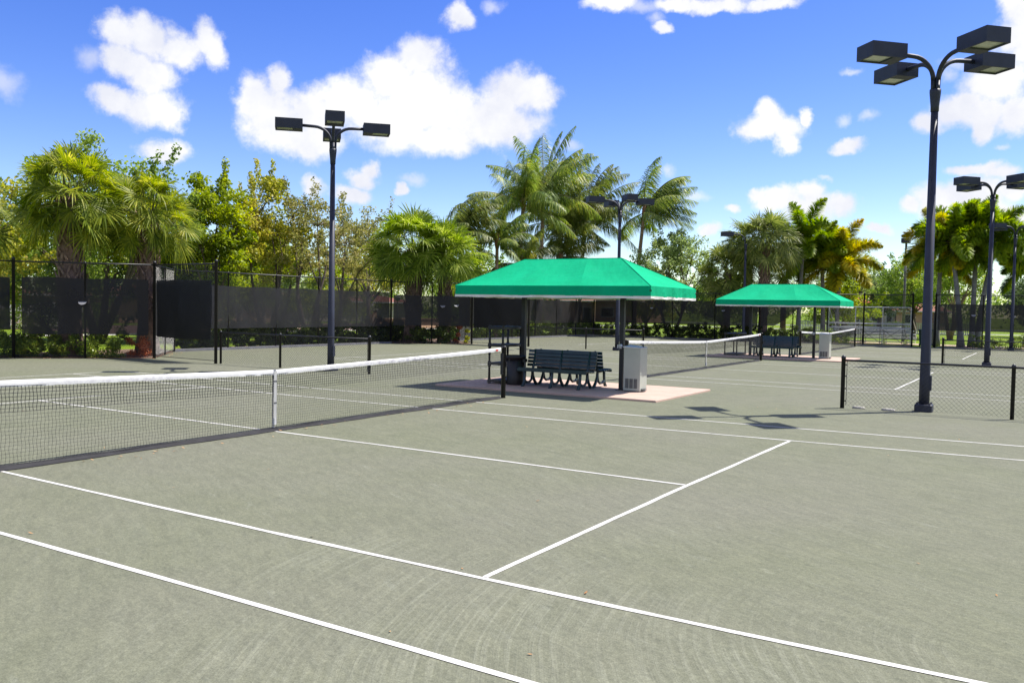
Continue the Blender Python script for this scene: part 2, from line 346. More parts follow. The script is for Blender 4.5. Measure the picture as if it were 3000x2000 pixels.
CLOUDS = [(2.5435, 0.2628, 0.0209, 0.0173), (2.5155, 0.264, 0.0262, 0.0187), (2.4868, 0.2627, 0.0268, 0.0189), (2.46, 0.2728, 0.0198, 0.0171), (2.4475, 0.2597, 0.0137, 0.0192), (2.5434, 0.2394, 0.0233, 0.0164), (2.5154, 0.2308, 0.0263, 0.0215), (2.5434, 0.2013, 0.0257, 0.0132), (2.5106, 0.1998, 0.0289, 0.0194), (2.4938, 0.1915, 0.0145, 0.0148), (2.4985, 0.1551, 0.0243, 0.0125), (2.412, 0.211, 0.0179, 0.0225), (2.3852, 0.232, 0.013, 0.0162), (2.3888, 0.1975, 0.0365, 0.0329), (2.3444, 0.2082, 0.0399, 0.0255), (2.352, 0.1767, 0.0345, 0.0207), (2.2993, 0.2237, 0.0379, 0.023), (2.259, 0.2464, 0.0328, 0.0253), (2.2265, 0.2657, 0.0288, 0.0246), (2.2259, 0.2273, 0.0413, 0.0384), (2.2583, 0.1998, 0.0548, 0.0286), (2.1898, 0.2103, 0.0387, 0.0286), (2.2032, 0.1861, 0.047, 0.0185), (2.1484, 0.214, 0.0305, 0.0209), (2.121, 0.2355, 0.036, 0.027), (2.0988, 0.2332, 0.0221, 0.0232), (2.1481, 0.1982, 0.0555, 0.0237), (2.1916, 0.3146, 0.0165, 0.0122), (2.342, 0.1255, 0.0131, 0.0131), (2.3061, 0.1214, 0.0191, 0.0113), (2.2949, 0.1408, 0.0153, 0.0113), (2.2874, 0.1505, 0.0096, 0.0094), (2.2545, 0.1319, 0.0077, 0.0076), (2.0224, 0.3283, 0.0324, 0.0086), (1.9387, 0.327, 0.0316, 0.0076), (1.9008, 0.3243, 0.0352, 0.0085), (1.8494, 0.3231, 0.0282, 0.0071), (1.9636, 0.3027, 0.0107, 0.0058), (1.8439, 0.2071, 0.0152, 0.014), (1.8435, 0.195, 0.0323, 0.0131), (1.8638, 0.1896, 0.0184, 0.0098), (1.8289, 0.1803, 0.0121, 0.0121), (1.8076, 0.2046, 0.0075, 0.0084), (1.7636, 0.1777, 0.0182, 0.0079), (1.6912, 0.1949, 0.0162, 0.0115), (1.6647, 0.2044, 0.0228, 0.015), (1.6385, 0.2022, 0.0238, 0.0157), (1.6414, 0.1876, 0.0103, 0.0149), (1.6165, 0.204, 0.015, 0.0128), (1.6098, 0.2922, 0.0181, 0.0224), (1.6188, 0.2672, 0.02, 0.0176), (1.6084, 0.2553, 0.0181, 0.0142), (1.6453, 0.1491, 0.0291, 0.0061), (1.6194, 0.1429, 0.0217, 0.0085), (1.705, 0.1158, 0.0128, 0.0089), (1.6796, 0.1188, 0.0249, 0.0166), (1.6442, 0.1194, 0.0359, 0.0211), (1.6178, 0.0993, 0.025, 0.0162), (1.6054, 0.1271, 0.0132, 0.015), (1.8539, 0.1316, 0.0102, 0.0079), (1.8333, 0.125, 0.0242, 0.0124), (1.8033, 0.1285, 0.0158, 0.0113), (1.8028, 0.1141, 0.0335, 0.0154), (1.7694, 0.1155, 0.0164, 0.0132), (1.8823, 0.1121, 0.01, 0.0059), (1.9069, 0.0899, 0.0105, 0.0075), (1.736, 0.0894, 0.0123, 0.0055), (1.6348, 0.2312, 0.0323, 0.0237), (1.613, 0.1973, 0.0202, 0.0191), (1.6553, 0.2138, 0.0182, 0.0097), (1.6111, 0.2629, 0.0173, 0.0336)]
WISPS = [(2.6445, 0.21, 0.02, 0.0181), (2.1505, 0.3281, 0.0166, 0.0102), (2.573, 0.2357, 0.0158, 0.0139), (2.2391, 0.1429, 0.0214, 0.0076), (1.9856, 0.3247, 0.0427, 0.0096), (1.9681, 0.3126, 0.0128, 0.0116), (1.7703, 0.2056, 0.0106, 0.0082), (1.7473, 0.2043, 0.0104, 0.0082), (1.6664, 0.2527, 0.0193, 0.0082), (1.6731, 0.2423, 0.0124, 0.0102), (1.6219, 0.1665, 0.011, 0.0041), (1.9206, 0.1283, 0.018, 0.008), (1.949, 0.1539, 0.0096, 0.0095), (1.7602, 0.2505, 0.0143, 0.0042), (1.7859, 0.1434, 0.0088, 0.0041), (2.0604, 0.1794, 0.0176, 0.0074), (1.6089, 0.0837, 0.0199, 0.0076)]
SKY_SAT = 1.35; SKY_VAL = 1.34; SKY_HUE = .527; SKY_STR = .078; CLOUD_B = 7.3; EXPOSURE = .9

# ================================================================== SETTING: ground, courts, lines, paths
PERIOD = 19.07
CY = [0, PERIOD, 2 * PERIOD]          # court centres along the row
BY = [9.45, 9.45 + PERIOD, 9.45 + 2 * PERIOD]   # boundaries between courts
mb = MB()
g = 900
mb.quad((-g, -g, -.035), (g, -g, -.035), (g, g, -.035), (-g, g, -.035))
structure(mb.build('lawn', M['lawn']))
mb = MB()
nx, ny = 37, 78
xs = np.linspace(-18.75, 18.6, nx); ys = np.linspace(-29.5, 48.1, ny)
mb.add([(x, y, 0) for y in ys for x in xs], [(j*nx+i, j*nx+i+1, (j+1)*nx+i+1, (j+1)*nx+i) for j in range(ny-1) for i in range(nx-1)])
mb.add([(-18.75,-29.5,0),(18.6,-29.5,0),(18.6,48.1,0),(-18.75,48.1,0),(-18.75,-29.5,-.04),(18.6,-29.5,-.04),(18.6,48.1,-.04),(-18.75,48.1,-.04)], [(3,2,6,7),(0,3,7,4)])
structure(mb.build('court_surface', M['clay']))

def strip(mb, pts, w, z=.004, seed=0):
    """a nailed-down tape: a polyline with slightly uneven edges"""
    r = random.Random(seed); P = []
    for (a, b) in zip(pts[:-1], pts[1:]):
        a = V(*a); b = V(*b); n = max(1, int(np.linalg.norm(b - a) / .35))
        P += [a + (b - a) * k / n for k in range(n)]
    P.append(V(*pts[-1]))
    vs = []
    for i, p in enumerate(P):
        t = unit(P[min(i+1, len(P)-1)] - P[max(i-1, 0)]); nn = V(-t[1], t[0])
        for s in (-1, 1):
            q = p + nn * s * (w / 2 + r.uniform(-.0035, .0035)) + nn * r.uniform(-.004, .004)
            vs.append((q[0], q[1], z))
    mb.add(vs, [(2*i, 2*i+2, 2*i+3, 2*i+1) for i in range(len(P) - 1)])
def curve(pts, n=14):
    """smooth line through a few surveyed points (the tapes are not perfectly straight)"""
    x = np.array([p[0] for p in pts]); y = np.array([p[1] for p in pts])
    X = np.linspace(x[0], x[-1], n); Y = np.zeros(n)
    c = np.polyfit(x, y, min(len(x) - 1, 3)); return [(a, np.polyval(c, a)) for a in X]
lw = .051
mb = MB()
nd = curve([(-11.8, -5.4), (2.576, -5.43), (5.56, -5.45), (11.885, -5.62)]); ns = curve([(-11.8, -4.0), (-.08, -4.02), (6.45, -4.175), (11.885, -4.1)])
fs = curve([(-11.68, 4.046), (-6.36, 3.89), (0, 3.9), (6.5, 4.034), (11.885, 4.42)]); fd = curve([(-11.64, 5.38), (0, 5.35), (9.5, 5.7), (11.885, 5.85)])
for k, c in enumerate((nd, ns, fs, fd)): strip(mb, c, lw, .004, k)
strip(mb, curve([(-6.4, .097), (0, .0), (6.43, -.12)]), lw, .0045, 5)
strip(mb, [(6.45, -4.14), (6.456, -.13), (6.515, 4.0)], lw, .0035, 6)
strip(mb, [(-6.38, -4.0), (-6.41, .1), (-6.36, 3.87)], lw, .0035, 7)
strip(mb, [(-11.72, -5.42), (-11.66, 4.05), (-11.64, 5.4)], lw, .0035, 8)
strip(mb, [(11.885, -5.63), (11.885, 5.86)], lw, .0035, 9)
structure(mb.build('court_lines', M['tape']))
for c in (1, 2):
    mb = MB(); o = CY[c]
    for k, y in enumerate((-5.485, -4.115, 4.115, 5.485)): strip(mb, [(-11.885, o+y), (11.885, o+y)], lw, .004, 20+k+10*c)
    strip(mb, [(-6.4, o), (6.4, o)], lw, .0045, 28+c)
    for x in (-6.4, 6.4): strip(mb, [(x, o-4.1), (x, o+4.1)], lw, .0035, 40+c)
    for x in (-11.87, 11.87): strip(mb, [(x, o-5.5), (x, o+5.5)], lw, .0035, 50+c)
    structure(mb.build('court_lines', M['tape']))
# planting beds of mulch in the notches of the fence
def bed(pts, z=.012):
    mb = MB(); mb.add([(x, y, z) for x, y in pts], [tuple(range(len(pts)))]); structure(mb.build('planting_bed', M['mulch']))
A0, A1, A2 = (-18.6, 6.35), (-15.63, 9.36), (-18.6, 12.4)
B0, B1, B2 = (-18.6, 25.2), (-15.65, 28.1), (-18.6, 31.2)
bed([(-21, 4.6), A0, A1, A2, (-21, 13.6)]); bed([(-21, 23.6), B0, B1, B2, (-21, 32.6)])
bed([(-20.4, 13.6), (-18.9, 13.6), (-18.9, 23.6), (-20.4, 23.6)]); bed([(-18.6, 48.25), (2.2, 48.25), (2.2, 50.0), (-18.6, 50.0)]); bed([(4.0, 48.25), (20, 48.25), (20, 50.6), (4.0, 50.6)])
bed([(-20.4, 32.6), (-18.9, 32.6), (-18.9, 48.3), (-20.4, 48.3)])
def sheet(name, x0, x1, y0, y1, m, z=-.02):
    mb = MB(); mb.box(x0, x1, y0, y1, z - .08, z); structure(mb.build(name, m))
sheet('sidewalk', -40, 40, 96, 98.2, M['sidewalk']); sheet('sidewalk', -36.5, -34.8, -40, 95, M['sidewalk'])
sheet('driveway', -52, -37, 22, 66, M['paver'], -.025); sheet('road', -120, 120, 128, 136, M['kerb'], -.028)
sheet('sidewalk', -6, 9, 53.0, 55.2, M['slab'], -.018)
# concrete kerb under the tall fences
mb = MB()
for a, b in ((A2, B0), (B2, (-18.6, 48.1))): mb.box(-18.66, -18.54, a[1], b[1], -.04, .09)
structure(mb.build('kerb', M['kerb']))
mb = MB(); mb.box(-18.6, 2.5, 48.02, 48.14, -.04, .05); mb.box(3.9, 18.6, 48.02, 48.14, -.04, .05); structure(mb.build('kerb', M['kerb']))
for k, b in enumerate(BY[:2]):
    mb = MB(); x0, x1, y0, y1 = -2.82, 2.85, b - 1.72, b + 1.68
    mb.bevbox(x0, x1, y0, y1, -.03, .045, .012); structure(mb.build('patio_slab', M['slab']))

# ================================================================== NETS
def net_height(y): return 1.07 - (1.07 - .914) * (1 - abs(y) / 6.4) ** .8 if abs(y) < 6.4 else 1.07
def make_net(loc, label):
    t = empty('tennis_net', loc, label, 'tennis net', 'nets across the courts')
    ox, oy, _ = loc; X = ox
    W = 6.28; z0 = .055
    mbn = MB(); r = random.Random(3)
    pitch = .0445; n = int(2 * W / pitch)
    top = lambda y: net_height(y) - .055
    sway = lambda y, z: .012 * math.sin(y * 1.7 + z * 2) + .03 * max(0, .3 - z)
    rows = 21
    def kn(i, j):
        y = -W + i * pitch + .006 * math.sin(j * 1.3 + i * .7); zt = top(y)
        z = z0 + (zt - z0) * j / rows
        return V(X + sway(y, z), oy + y, z)
    for i in range(n + 1):
        P = [kn(i, j) for j in range(rows + 1)]
        mbn.tube(P[:15], .0017, 3, False); mbn.tube(P[14:], .0036, 3, False)
    for j in range(rows + 1):
        P = [kn(i, j) for i in range(0, n + 1)]
        mbn.tube(P, .0036 if j >= 14 else .0017, 3, False)
    for i in range(n + 1):
        for j in range(1, rows):
            p = kn(i, j); q = .0042 if j < 14 else .005
            mbn.add([p+V(q,0,0), p-V(q,0,0), p+V(0,q,0), p-V(0,q,0), p+V(0,0,q), p-V(0,0,q)],
                    [(0,2,4),(2,1,4),(1,3,4),(3,0,4),(2,0,5),(1,2,5),(3,1,5),(0,3,5)])
    mbn.build('mesh', M['black'], t)
    # headband folded over the cable, a little wavy
    b = MB(); ny_ = 120; vs = []; fs_ = []
    prof = [(-.011, -.068), (-.014, -.03), (-.009, 0.0), (0, .006), (.009, 0.0), (.014, -.03), (.011, -.068)]
    for i in range(ny_ + 1):
        y = -W + 2 * W * i / ny_; z = net_height(y); w = .004 * math.sin(i * 1.9) + .003 * math.sin(i * 4.1)
        for dx, dz in prof: vs.append((X + dx + w * (-dz * 9), oy + y, z + dz + (.003 * math.sin(i * 2.3) if dz < -.05 else 0)))
    k = len(prof)
    for i in range(ny_):
        for j in range(k - 1): fs_.append((i*k+j, i*k+j+1, (i+1)*k+j+1, (i+1)*k+j))
    b.add(vs, fs_); b.build('headband', M['band'], t, True)
    lb = MB(); y = oy + W - .2; z = net_height(W - .2); lb.box(X + .0145, X + .0165, y, y + .09, z - .055, z - .02); lb.build('label_patch', M['red'], t)
    # weighted hem on the ground
    b = MB(); vs = []; fs_ = []; ny_ = 90
    prof = [(.0, .058), (.018, .034), (.036, .01), (.045, .006), (.015, .006), (0.0, .02)]
    for i in range(ny_ + 1):
        y = -W + 2 * W * i / ny_; f = 1 + .25 * math.sin(i * .37) + .15 * math.sin(i * 1.1)
        for dx, dz in prof: vs.append((X + dx * f, oy + y, max(.004, dz * (1.0 + .12 * math.sin(i * .9)))))
    k = len(prof)
    for i in range(ny_):
        for j in range(k - 1): fs_.append((i*k+j, i*k+j+1, (i+1)*k+j+1, (i+1)*k+j))
    b.add(vs, fs_); b.build('hem', M['hem'], t, True)
    b = MB(); z = net_height(0)
    b.box(X - .017, X - .0135, oy - .027, oy + .027, .03, z - .01); b.box(X + .0165, X + .020, oy - .027, oy + .027, .2, z - .01)
    b.box(X - .017, X + .020, oy - .027, oy + .027, z + .0065, z + .009)
    st = b.build('centre_strap', M['white'], t)
    b = MB(); b.box(X - .0165, X + .026, oy - .02, oy + .02, .10, .2); b.build('buckle', M['alu'], st)
    for q in (.42, z - .17): b = MB(); b.box(X + .0205, X + .024, oy - .03, oy + .03, q, q + .018); b.build('strap_loop', M['alu_dark'], st)
    b = MB()
    P = [V(X, oy - 6.4, 1.068)] + [V(X, oy + y, net_height(y)) for y in np.linspace(-6.3, 6.3, 25)] + [V(X, oy + 6.4, 1.068)]
    b.tube(P, .004, 5); b.build('cable', M['alu_dark'], t)
    for s in (-1, 1):
        b = MB(); b.lathe((X, oy + 6.42 * s, 0), [(.05, 0), (.05, 1.06), (.053, 1.06), (.053, 1.085), (.04, 1.1)], 16)
        p = b.build('post', M['black'], t, True)
        b = MB(); b.box(X - .03, X + .03, oy + 6.42*s - .075*s - .01, oy + 6.42*s - .075*s + .012, .5, .95); b.box(X+.05, X+.075, oy+6.42*s-.02, oy+6.42*s+.02, .66, .76)
        b.tube([V(X+.06, oy+6.42*s, .72), V(X+.13, oy+6.42*s, .72), V(X+.13, oy+6.42*s, .84)], .008, 6); b.build('winder', M['alu_dark'] if s < 0 else M['steel'], p)
    return t
M['hem'] = simple('black_hem', (.022, .022, .026), (.014, .014, .017), .7, 5, spec=.2)
net = make_net((-.06, 0, 0), 'black tennis net with white headband across the near court, in front of the first shelter')
for k, lb in ((1, 'tennis net across the middle court, ending in front of the farther green shelter'), (2, 'farthest tennis net, behind the farther shelter and before the bleachers')):
    c = copy_tree(net); c.location = (-.02, CY[k] + (-.08 if k == 1 else -.05), 0); c['label'] = lb

# ================================================================== LIGHT POLES
def make_light_pole(angles=(45, 135, 225, 315)):
    t = empty('light_pole', (0, 0, 0), 'x', 'light pole')
    b = MB(); b.lathe((0, 0, 0), [(.1, .12), (.098, .6), (.066, 5.95)], 20); b.build('pole', M['pole'], t, True)
    b = MB(); b.bevbox(-.16, .16, -.16, .16, 0, .15, .02)
    for sx in (-1, 1):
        for sy in (-1, 1): b.lathe((.115*sx, .115*sy, .148), [(.02, 0), (.02, .03), (.012, .035)], 6)
    b.build('base_plate', M['pole'], t)
    b = MB(); b.box(.075, .125, -.045, .045, .42, .72); b.build('hand_hole_cover', M['pole'], t)
    b = MB(); b.lathe((0, 0, 0), [(.076, 5.9), (.078, 6.0), (.105, 6.27), (.105, 6.33)], 20); b.build('collar', M['pole'], t, True)
    for q in angles:
        a = R(q); d = V(math.cos(a), math.sin(a), 0)
        P = [d * .055 + UP * 6.28, d * .06 + UP * 6.5]
        for w in np.linspace(0, 90, 9): P.append(d * (.06 + .46 - .46 * math.cos(R(w))) + UP * (6.5 + .43 * math.sin(R(w))))
        P.append(d * .88 + UP * 6.94)
        b = MB(); b.tube(P, .043, 10); b.build('arm', M['pole'], t, True)
        s = V(-d[1], d[0], 0); c = d * 1.22 + UP * 6.94
        b = MB(); hz = .138; hl = .375; hw = .255
        # open-bottomed housing: four walls, roof, a frame underneath
        def P8(i, z, l0, l1): return [c + d*l0 + s*(-hw+i) + UP*z, c + d*l1 + s*(-hw+i) + UP*z, c + d*l1 + s*(hw-i) + UP*z, c + d*l0 + s*(hw-i) + UP*z]
        top = P8(0, hz, -hl, hl); bot = P8(0, -hz, -hl, hl); inn = P8(.035, -hz, -hl + .26, hl - .035); dep = P8(.05, -hz + .03, -hl + .275, hl - .05)
        b.add(top + bot + inn + dep, [(0,1,2,3), (1,0,4,5), (2,1,5,6), (3,2,6,7), (0,3,7,4)] + [(4+i, 8+i, 8+(i+1)%4, 4+(i+1)%4) for i in range(4)] + [(8+i, 12+i, 12+(i+1)%4, 8+(i+1)%4) for i in range(4)])
        h = b.build('lamp_head', M['pole'], t)
        b = MB(); b.add(P8(.05, -hz + .028, -hl + .275, hl - .05) + P8(.05, -hz + .04, -hl + .275, hl - .05), [(3,2,1,0), (4,5,6,7)]); b.build('lens', M['lens'], h)
    return t
lp = make_light_pole()
POLES = [((7.66, 9.86), 0, 'tall dark light pole with four box heads, standing in the near right low fence'),
         ((-7.87, 9.5), 0, 'dark light pole rising behind the near net, left of the first shelter'),
         ((-7.55, 28.25), 0, 'dark light pole behind the right end of the first canopy, before the coconut palms'),
         ((7.65, 28.7), 2, 'dark light pole at the right, second one beyond the nearest right pole'),
         ((-7.5, 47.6), -1, 'dark light pole with a single head, before the fan palms left of the farther shelter'),
         ((7.75, 47.6), 1, 'most distant dark light pole at the right edge, before the end fence windscreen')]
for k, ((x, y), rz, lbl) in enumerate(POLES):
    o = lp if k == 0 else (make_light_pole((212,)) if k == 4 else copy_tree(lp))
    o.location = (x, y, 0); o.rotation_euler.z = R(rz); o['label'] = lbl; o['group'] = 'tall court light poles'
# single-headed pole beyond the end fence
t = empty('light_pole', (.42, 60.2, 0), 'thin light pole with one small head standing behind the bleachers', 'light pole')
b = MB(); b.lathe((.42, 60.2, 0), [(.11, -.05), (.075, 7.1)], 12); b.build('pole', M['alu_dark'], t, True)
b = MB(); b.obox((.42, 60.0, 7.25), V(1,0,0), V(0,1,0), UP, .27, .42, .16); b.build('lamp_head', M['pole'], t)
b = MB(); b.obox((.42, 59.95, 7.08), V(1,0,0), V(0,1,0), UP, .2, .3, .012); b.build('lens', M['lens'], t)

# ================================================================== FENCES
def chainlink(mb, a, b, z0, z1, pitch=.058, r=.0021, seed=0):
    a = V(*a, 0)[:3]; b = V(*b, 0)[:3]; d = b - a; Ln = np.linalg.norm(d); d = d / Ln; H = z1 - z0
    st = pitch * math.sqrt(2); rr = random.Random(seed)
    for sg in (1, -1):
        u = -H if sg > 0 else 0; end = Ln if sg > 0 else Ln + H
        while u < end:
            # wire: s = u + sg*h, h in 0..H
            h0, h1 = 0, H
            if sg > 0: h0 = max(0, -u); h1 = min(H, Ln - u)
            else: h0 = max(0, u - Ln); h1 = min(H, u)
            if h1 - h0 > .02:
                off = V(-d[1], d[0], 0) * .002 * sg; j = rr.uniform(-.002, .002)
                mb.tube([a + d * (u + sg*h0 + j) + UP*(z0+h0) + off, a + d * (u + sg*h1 - j) + UP*(z0+h1) + off], r, 3, False)
            u += st
def post(x, y, h, r, cap=True):
    b = MB(); b.lathe((x, y, -.02), [(r, 0), (r, h), (r*1.12, h), (r*1.12, h+.03), (r*.8, h+.06), (r*.25, h+.075)] if cap else [(r, 0), (r, h)], 10); return b
def low_fence(name, pts_x, y0, y1, label):
    """low chain-link divider along x; pts_x are post positions"""
    xa, xb = pts_x[0], pts_x[-1]; yy = lambda x: y0 + (y1 - y0) * (x - xa) / (xb - xa)
    t = empty(name, (xa, y0, 0), label, 'fence', 'low chain-link dividers between courts')
    for i, x in enumerate(pts_x):
        post(x, yy(x), .98 if i else 1.02, .036 if i else .042).build('post', M['black'], t, True)
    b = MB(); b.tube([V(xa, y0, .97), V(xb, y1, .97)], .021, 8); b.build('top_rail', M['black'], t, True)
    b = MB(); sg = 1 if xb > xa else -1
    b.tube([V(xa + .07*sg, y0, .06), V(xa + .07*sg, y0, .95)], .007, 5)
    for z in (.15, .4, .65, .88): b.tube([V(xa, y0, z), V(xa + .075*sg, y0, z)], .012, 5)
    b.build('tension_bar', M['black'], t)
    b = MB(); chainlink(b, (xa + .07*sg, y0) if sg > 0 else (xb, y1), (xb, y1) if sg > 0 else (xa + .07*sg, y0), .03, .95, .06, .0018); b.build('chain_link', M['link'], t)
    return t
low_fence('low_fence', (6.2, 9.2, 12.3), 9.4, 9.62, 'low black chain-link fence running past the nearest tall light pole at right')
low_fence('low_fence', (-6.25, -9.7, -12.3), 9.3, 9.3, 'low black chain-link fence behind the near net beside the left light pole')
low_fence('low_fence', (-6.3, -9.2, -12.3), 28.4, 28.2, 'low black chain-link fence seen under the first canopy behind its benches')
low_fence('low_fence', (6.18, 9.2, 12.3), 28.2, 28.4, 'low black chain-link fence by the second light pole at right')

def tall_fence(a, b, label, nposts, h=3.1, screen=None, clear='screen', ends=(True, True), flaps=(), pitch=.058, gaps=(), seed=0, sag=.03):
    """tall chain-link run with rails and, between z0 and z1, a privacy screen"""
    A = V(*a, 0); B = V(*b, 0); D = B - A; Ln = np.linalg.norm(D); d = D / Ln; n = V(-d[1], d[0], 0)
    t = empty('tall_fence', tuple(A), label, 'fence', 'tall black chain-link court fences')
    for i in range(nposts):
        if (i == 0 and not ends[0]) or (i == nposts - 1 and not ends[1]): continue
        p = A + D * i / (nposts - 1); e = i in (0, nposts - 1)
        post(p[0], p[1], h + (.08 if e else 0), .05 if e else .034).build('post', M['black'], t, True)
    m = MB(); m.tube([A + UP*h, B + UP*h], .024, 8); m.build('top_rail', M['black'], t, True)
    m = MB(); m.tube([A + UP*.09, B + UP*.09], .009, 5); m.build('bottom_wire', M['link'], t)
    m = MB(); chainlink(m, a, b, .06, h - .02, pitch, .0021, seed); m.build('chain_link', M['link'], t)
    side = n if (n @ (V(4, 10, 0) - A)) > 0 else -n
    if screen:
        z0, z1 = screen[:2]; s0, s1 = (screen[2], screen[3]) if len(screen) > 2 else (.12, Ln - .12)
        rr = random.Random(seed + 5); k = max(3, int((s1 - s0) / .22)); nz = 6; vs = []; ph = rr.uniform(0, 6)
        for i in range(k + 1):
            s = s0 + (s1 - s0) * i / k
            for j in range(nz + 1):
                f = j / nz; z = z0 + (z1 - z0) * f
                if j == nz: z -= sag * abs(math.sin(s * 1.35 + ph)) + rr.uniform(0, .008)
                if j == 0: z += sag * .8 * abs(math.sin(s * 1.1 + ph)) + rr.uniform(0, .01)
                w = .03 + .022 * math.sin(s * 2.1 + ph) * math.sin(f * 3.14) + .014 * math.sin(s * 5.3 + f * 4 + ph)
                vs.append(A + d * s + side * w + UP * z)
        m = MB(); m.add(vs, [(i*(nz+1)+j, (i+1)*(nz+1)+j, (i+1)*(nz+1)+j+1, i*(nz+1)+j+1) for i in range(k) for j in range(nz)])
        ws = m.build('windscreen', M[clear], t, True)
        for s, z in flaps:
            m = MB(); c = A + d * s + side * .075 + UP * z
            pts = [c + d * .13 * math.cos(w) + UP * (.13 * math.sin(w) * .8) + side * (-.10 * math.sin(w)) for w in np.linspace(-math.pi, 0, 9)]
            m.add(pts + [q + side * .004 for q in pts], [tuple(range(9)), tuple(range(17, 8, -1))] + [(i, i+9, i+10, i+1) for i in range(8)]); m.build('vent_flap', M['flap'], ws)
    return t
M['flap'] = simple('sunlit_flap', (.2, .2, .21), (.15, .15, .16), .6, 4)  # pale tone painted in for sun on the tilted black flaps
tall_fence((-18.6, -14.5), (-18.6, 6.35), 'tall chain-link fence leaving the picture at the left edge, lawn showing below its windscreen', 8, screen=(.9, 2.62), ends=(True, False), seed=1, clear='screen_b')
tall_fence(A0, A1, 'tall chain-link fence with black windscreen in front of the two left palms and hedge', 3, screen=(.77, 2.63, .25, 4.05), ends=(True, True), seed=2, flaps=((2.05, 1.85),))
tall_fence(A1, (-12.35, 9.15), 'short fence wing with dense black windscreen between two tall posts, left of centre', 2, screen=(.7, 2.62, .08, 3.0), ends=(False, True), seed=3, flaps=((1.05, 1.8),), clear='screen_d')
tall_fence(A2, A1, 'chain-link fence angling back behind the short windscreen wing at left', 3, screen=(.75, 2.55), ends=(True, False), seed=4)
tall_fence(A2, B0, 'long tall chain-link fence with faded windscreen and hedge behind the left light pole', 6, screen=(.85, 2.58), ends=(False, False), seed=5, clear='screen_b', sag=.02)
tall_fence(B0, B1, 'chain-link fence with windscreen in front of the centre pair of fan palms', 3, screen=(.9, 2.45), ends=(True, True), seed=6, flaps=((2.6, 1.95), (3.3, 2.0)))
tall_fence(B1, (-12.3, 28.15), 'dark windscreened fence wing seen under the left half of the first canopy', 2, screen=(.85, 2.5), ends=(False, True), seed=7, clear='screen_d')
tall_fence(B2, B1, 'chain-link fence angling back behind the first canopy', 3, screen=(.85, 2.45), ends=(True, False), seed=8)
tall_fence(B2, (-18.6, 48.08), 'long chain-link fence side seen between the posts of the first shelter', 7, screen=(.9, 2.45), ends=(False, True), seed=9, clear='screen_b')
EY = 48.08
tall_fence((-18.6, EY), (-6.6, EY), 'end fence with windscreen between the two green canopies', 5, screen=(.95, 2.62), ends=(False, True), seed=10, clear='screen_b', flaps=((9.6, 2.0), (4.5, 2.1)))
tall_fence((-6.6, EY), (-.2, EY), 'end fence behind the farther shelter with a torn windscreen corner hanging loose', 4, ends=(False, True), seed=11)
tall_fence((-.2, EY), (2.55, EY), 'bare end fence panel in front of the aluminium bleachers', 2, ends=(False, True), seed=12)
tall_fence((3.8, EY), (18.6, EY), 'end fence with windscreen at the right, in front of the foxtail palms', 7, screen=(1.0, 2.6), ends=(True, True), seed=13, flaps=((2.0, 1.98), (4.0, 1.95)))
# torn windscreen corner
m = MB(); k = 12; vs = []
for i in range(k + 1):
    s = i / k; x = -6.5 + 2.5 * s; zt = 2.5 - .18 * s - .06 * math.sin(s * 9); zb = 1.0 + max(0, s - .35) * 1.95 + .05 * math.sin(s * 7)
    for j in range(7):
        f = j / 6; vs.append((x + .1 * math.sin(f * 3) * s, EY - .07 - .12 * math.sin(f * 3.1) * s - .03 * math.sin(s * 11), zb + (max(zt, zb + .02) - zb) * f))
m.add(vs, [(i*7+j, (i+1)*7+j, (i+1)*7+j+1, i*7+j+1) for i in range(k) for j in range(6)])
tag(m.build('windscreen', M['screen'], None, True), 'torn black windscreen corner sagging from the end fence behind the farther shelter', 'windscreen')
# gate frame standing open at the end fence
t = empty('gate', (2.6, EY, 0), 'black chain-link gate standing open beside the green bin', 'gate')
hp = V(3.72, EY + .06, 0); ge = hp + V(-.25, 1.12, 0)
m = MB(); m.tube([hp + UP*.08, hp + UP*2.05, ge + UP*2.05, ge + UP*.08, hp + UP*.08], .022, 6); m.build('gate_frame', M['black'], t, True)
m = MB(); chainlink(m, hp[:2], ge[:2], .1, 2.03); m.build('chain_link', M['link'], t)
m = MB(); m.box(2.55, 3.8, EY - .02, EY + .02, 2.6, 2.65); m.build('header_rail', M['black'], t)

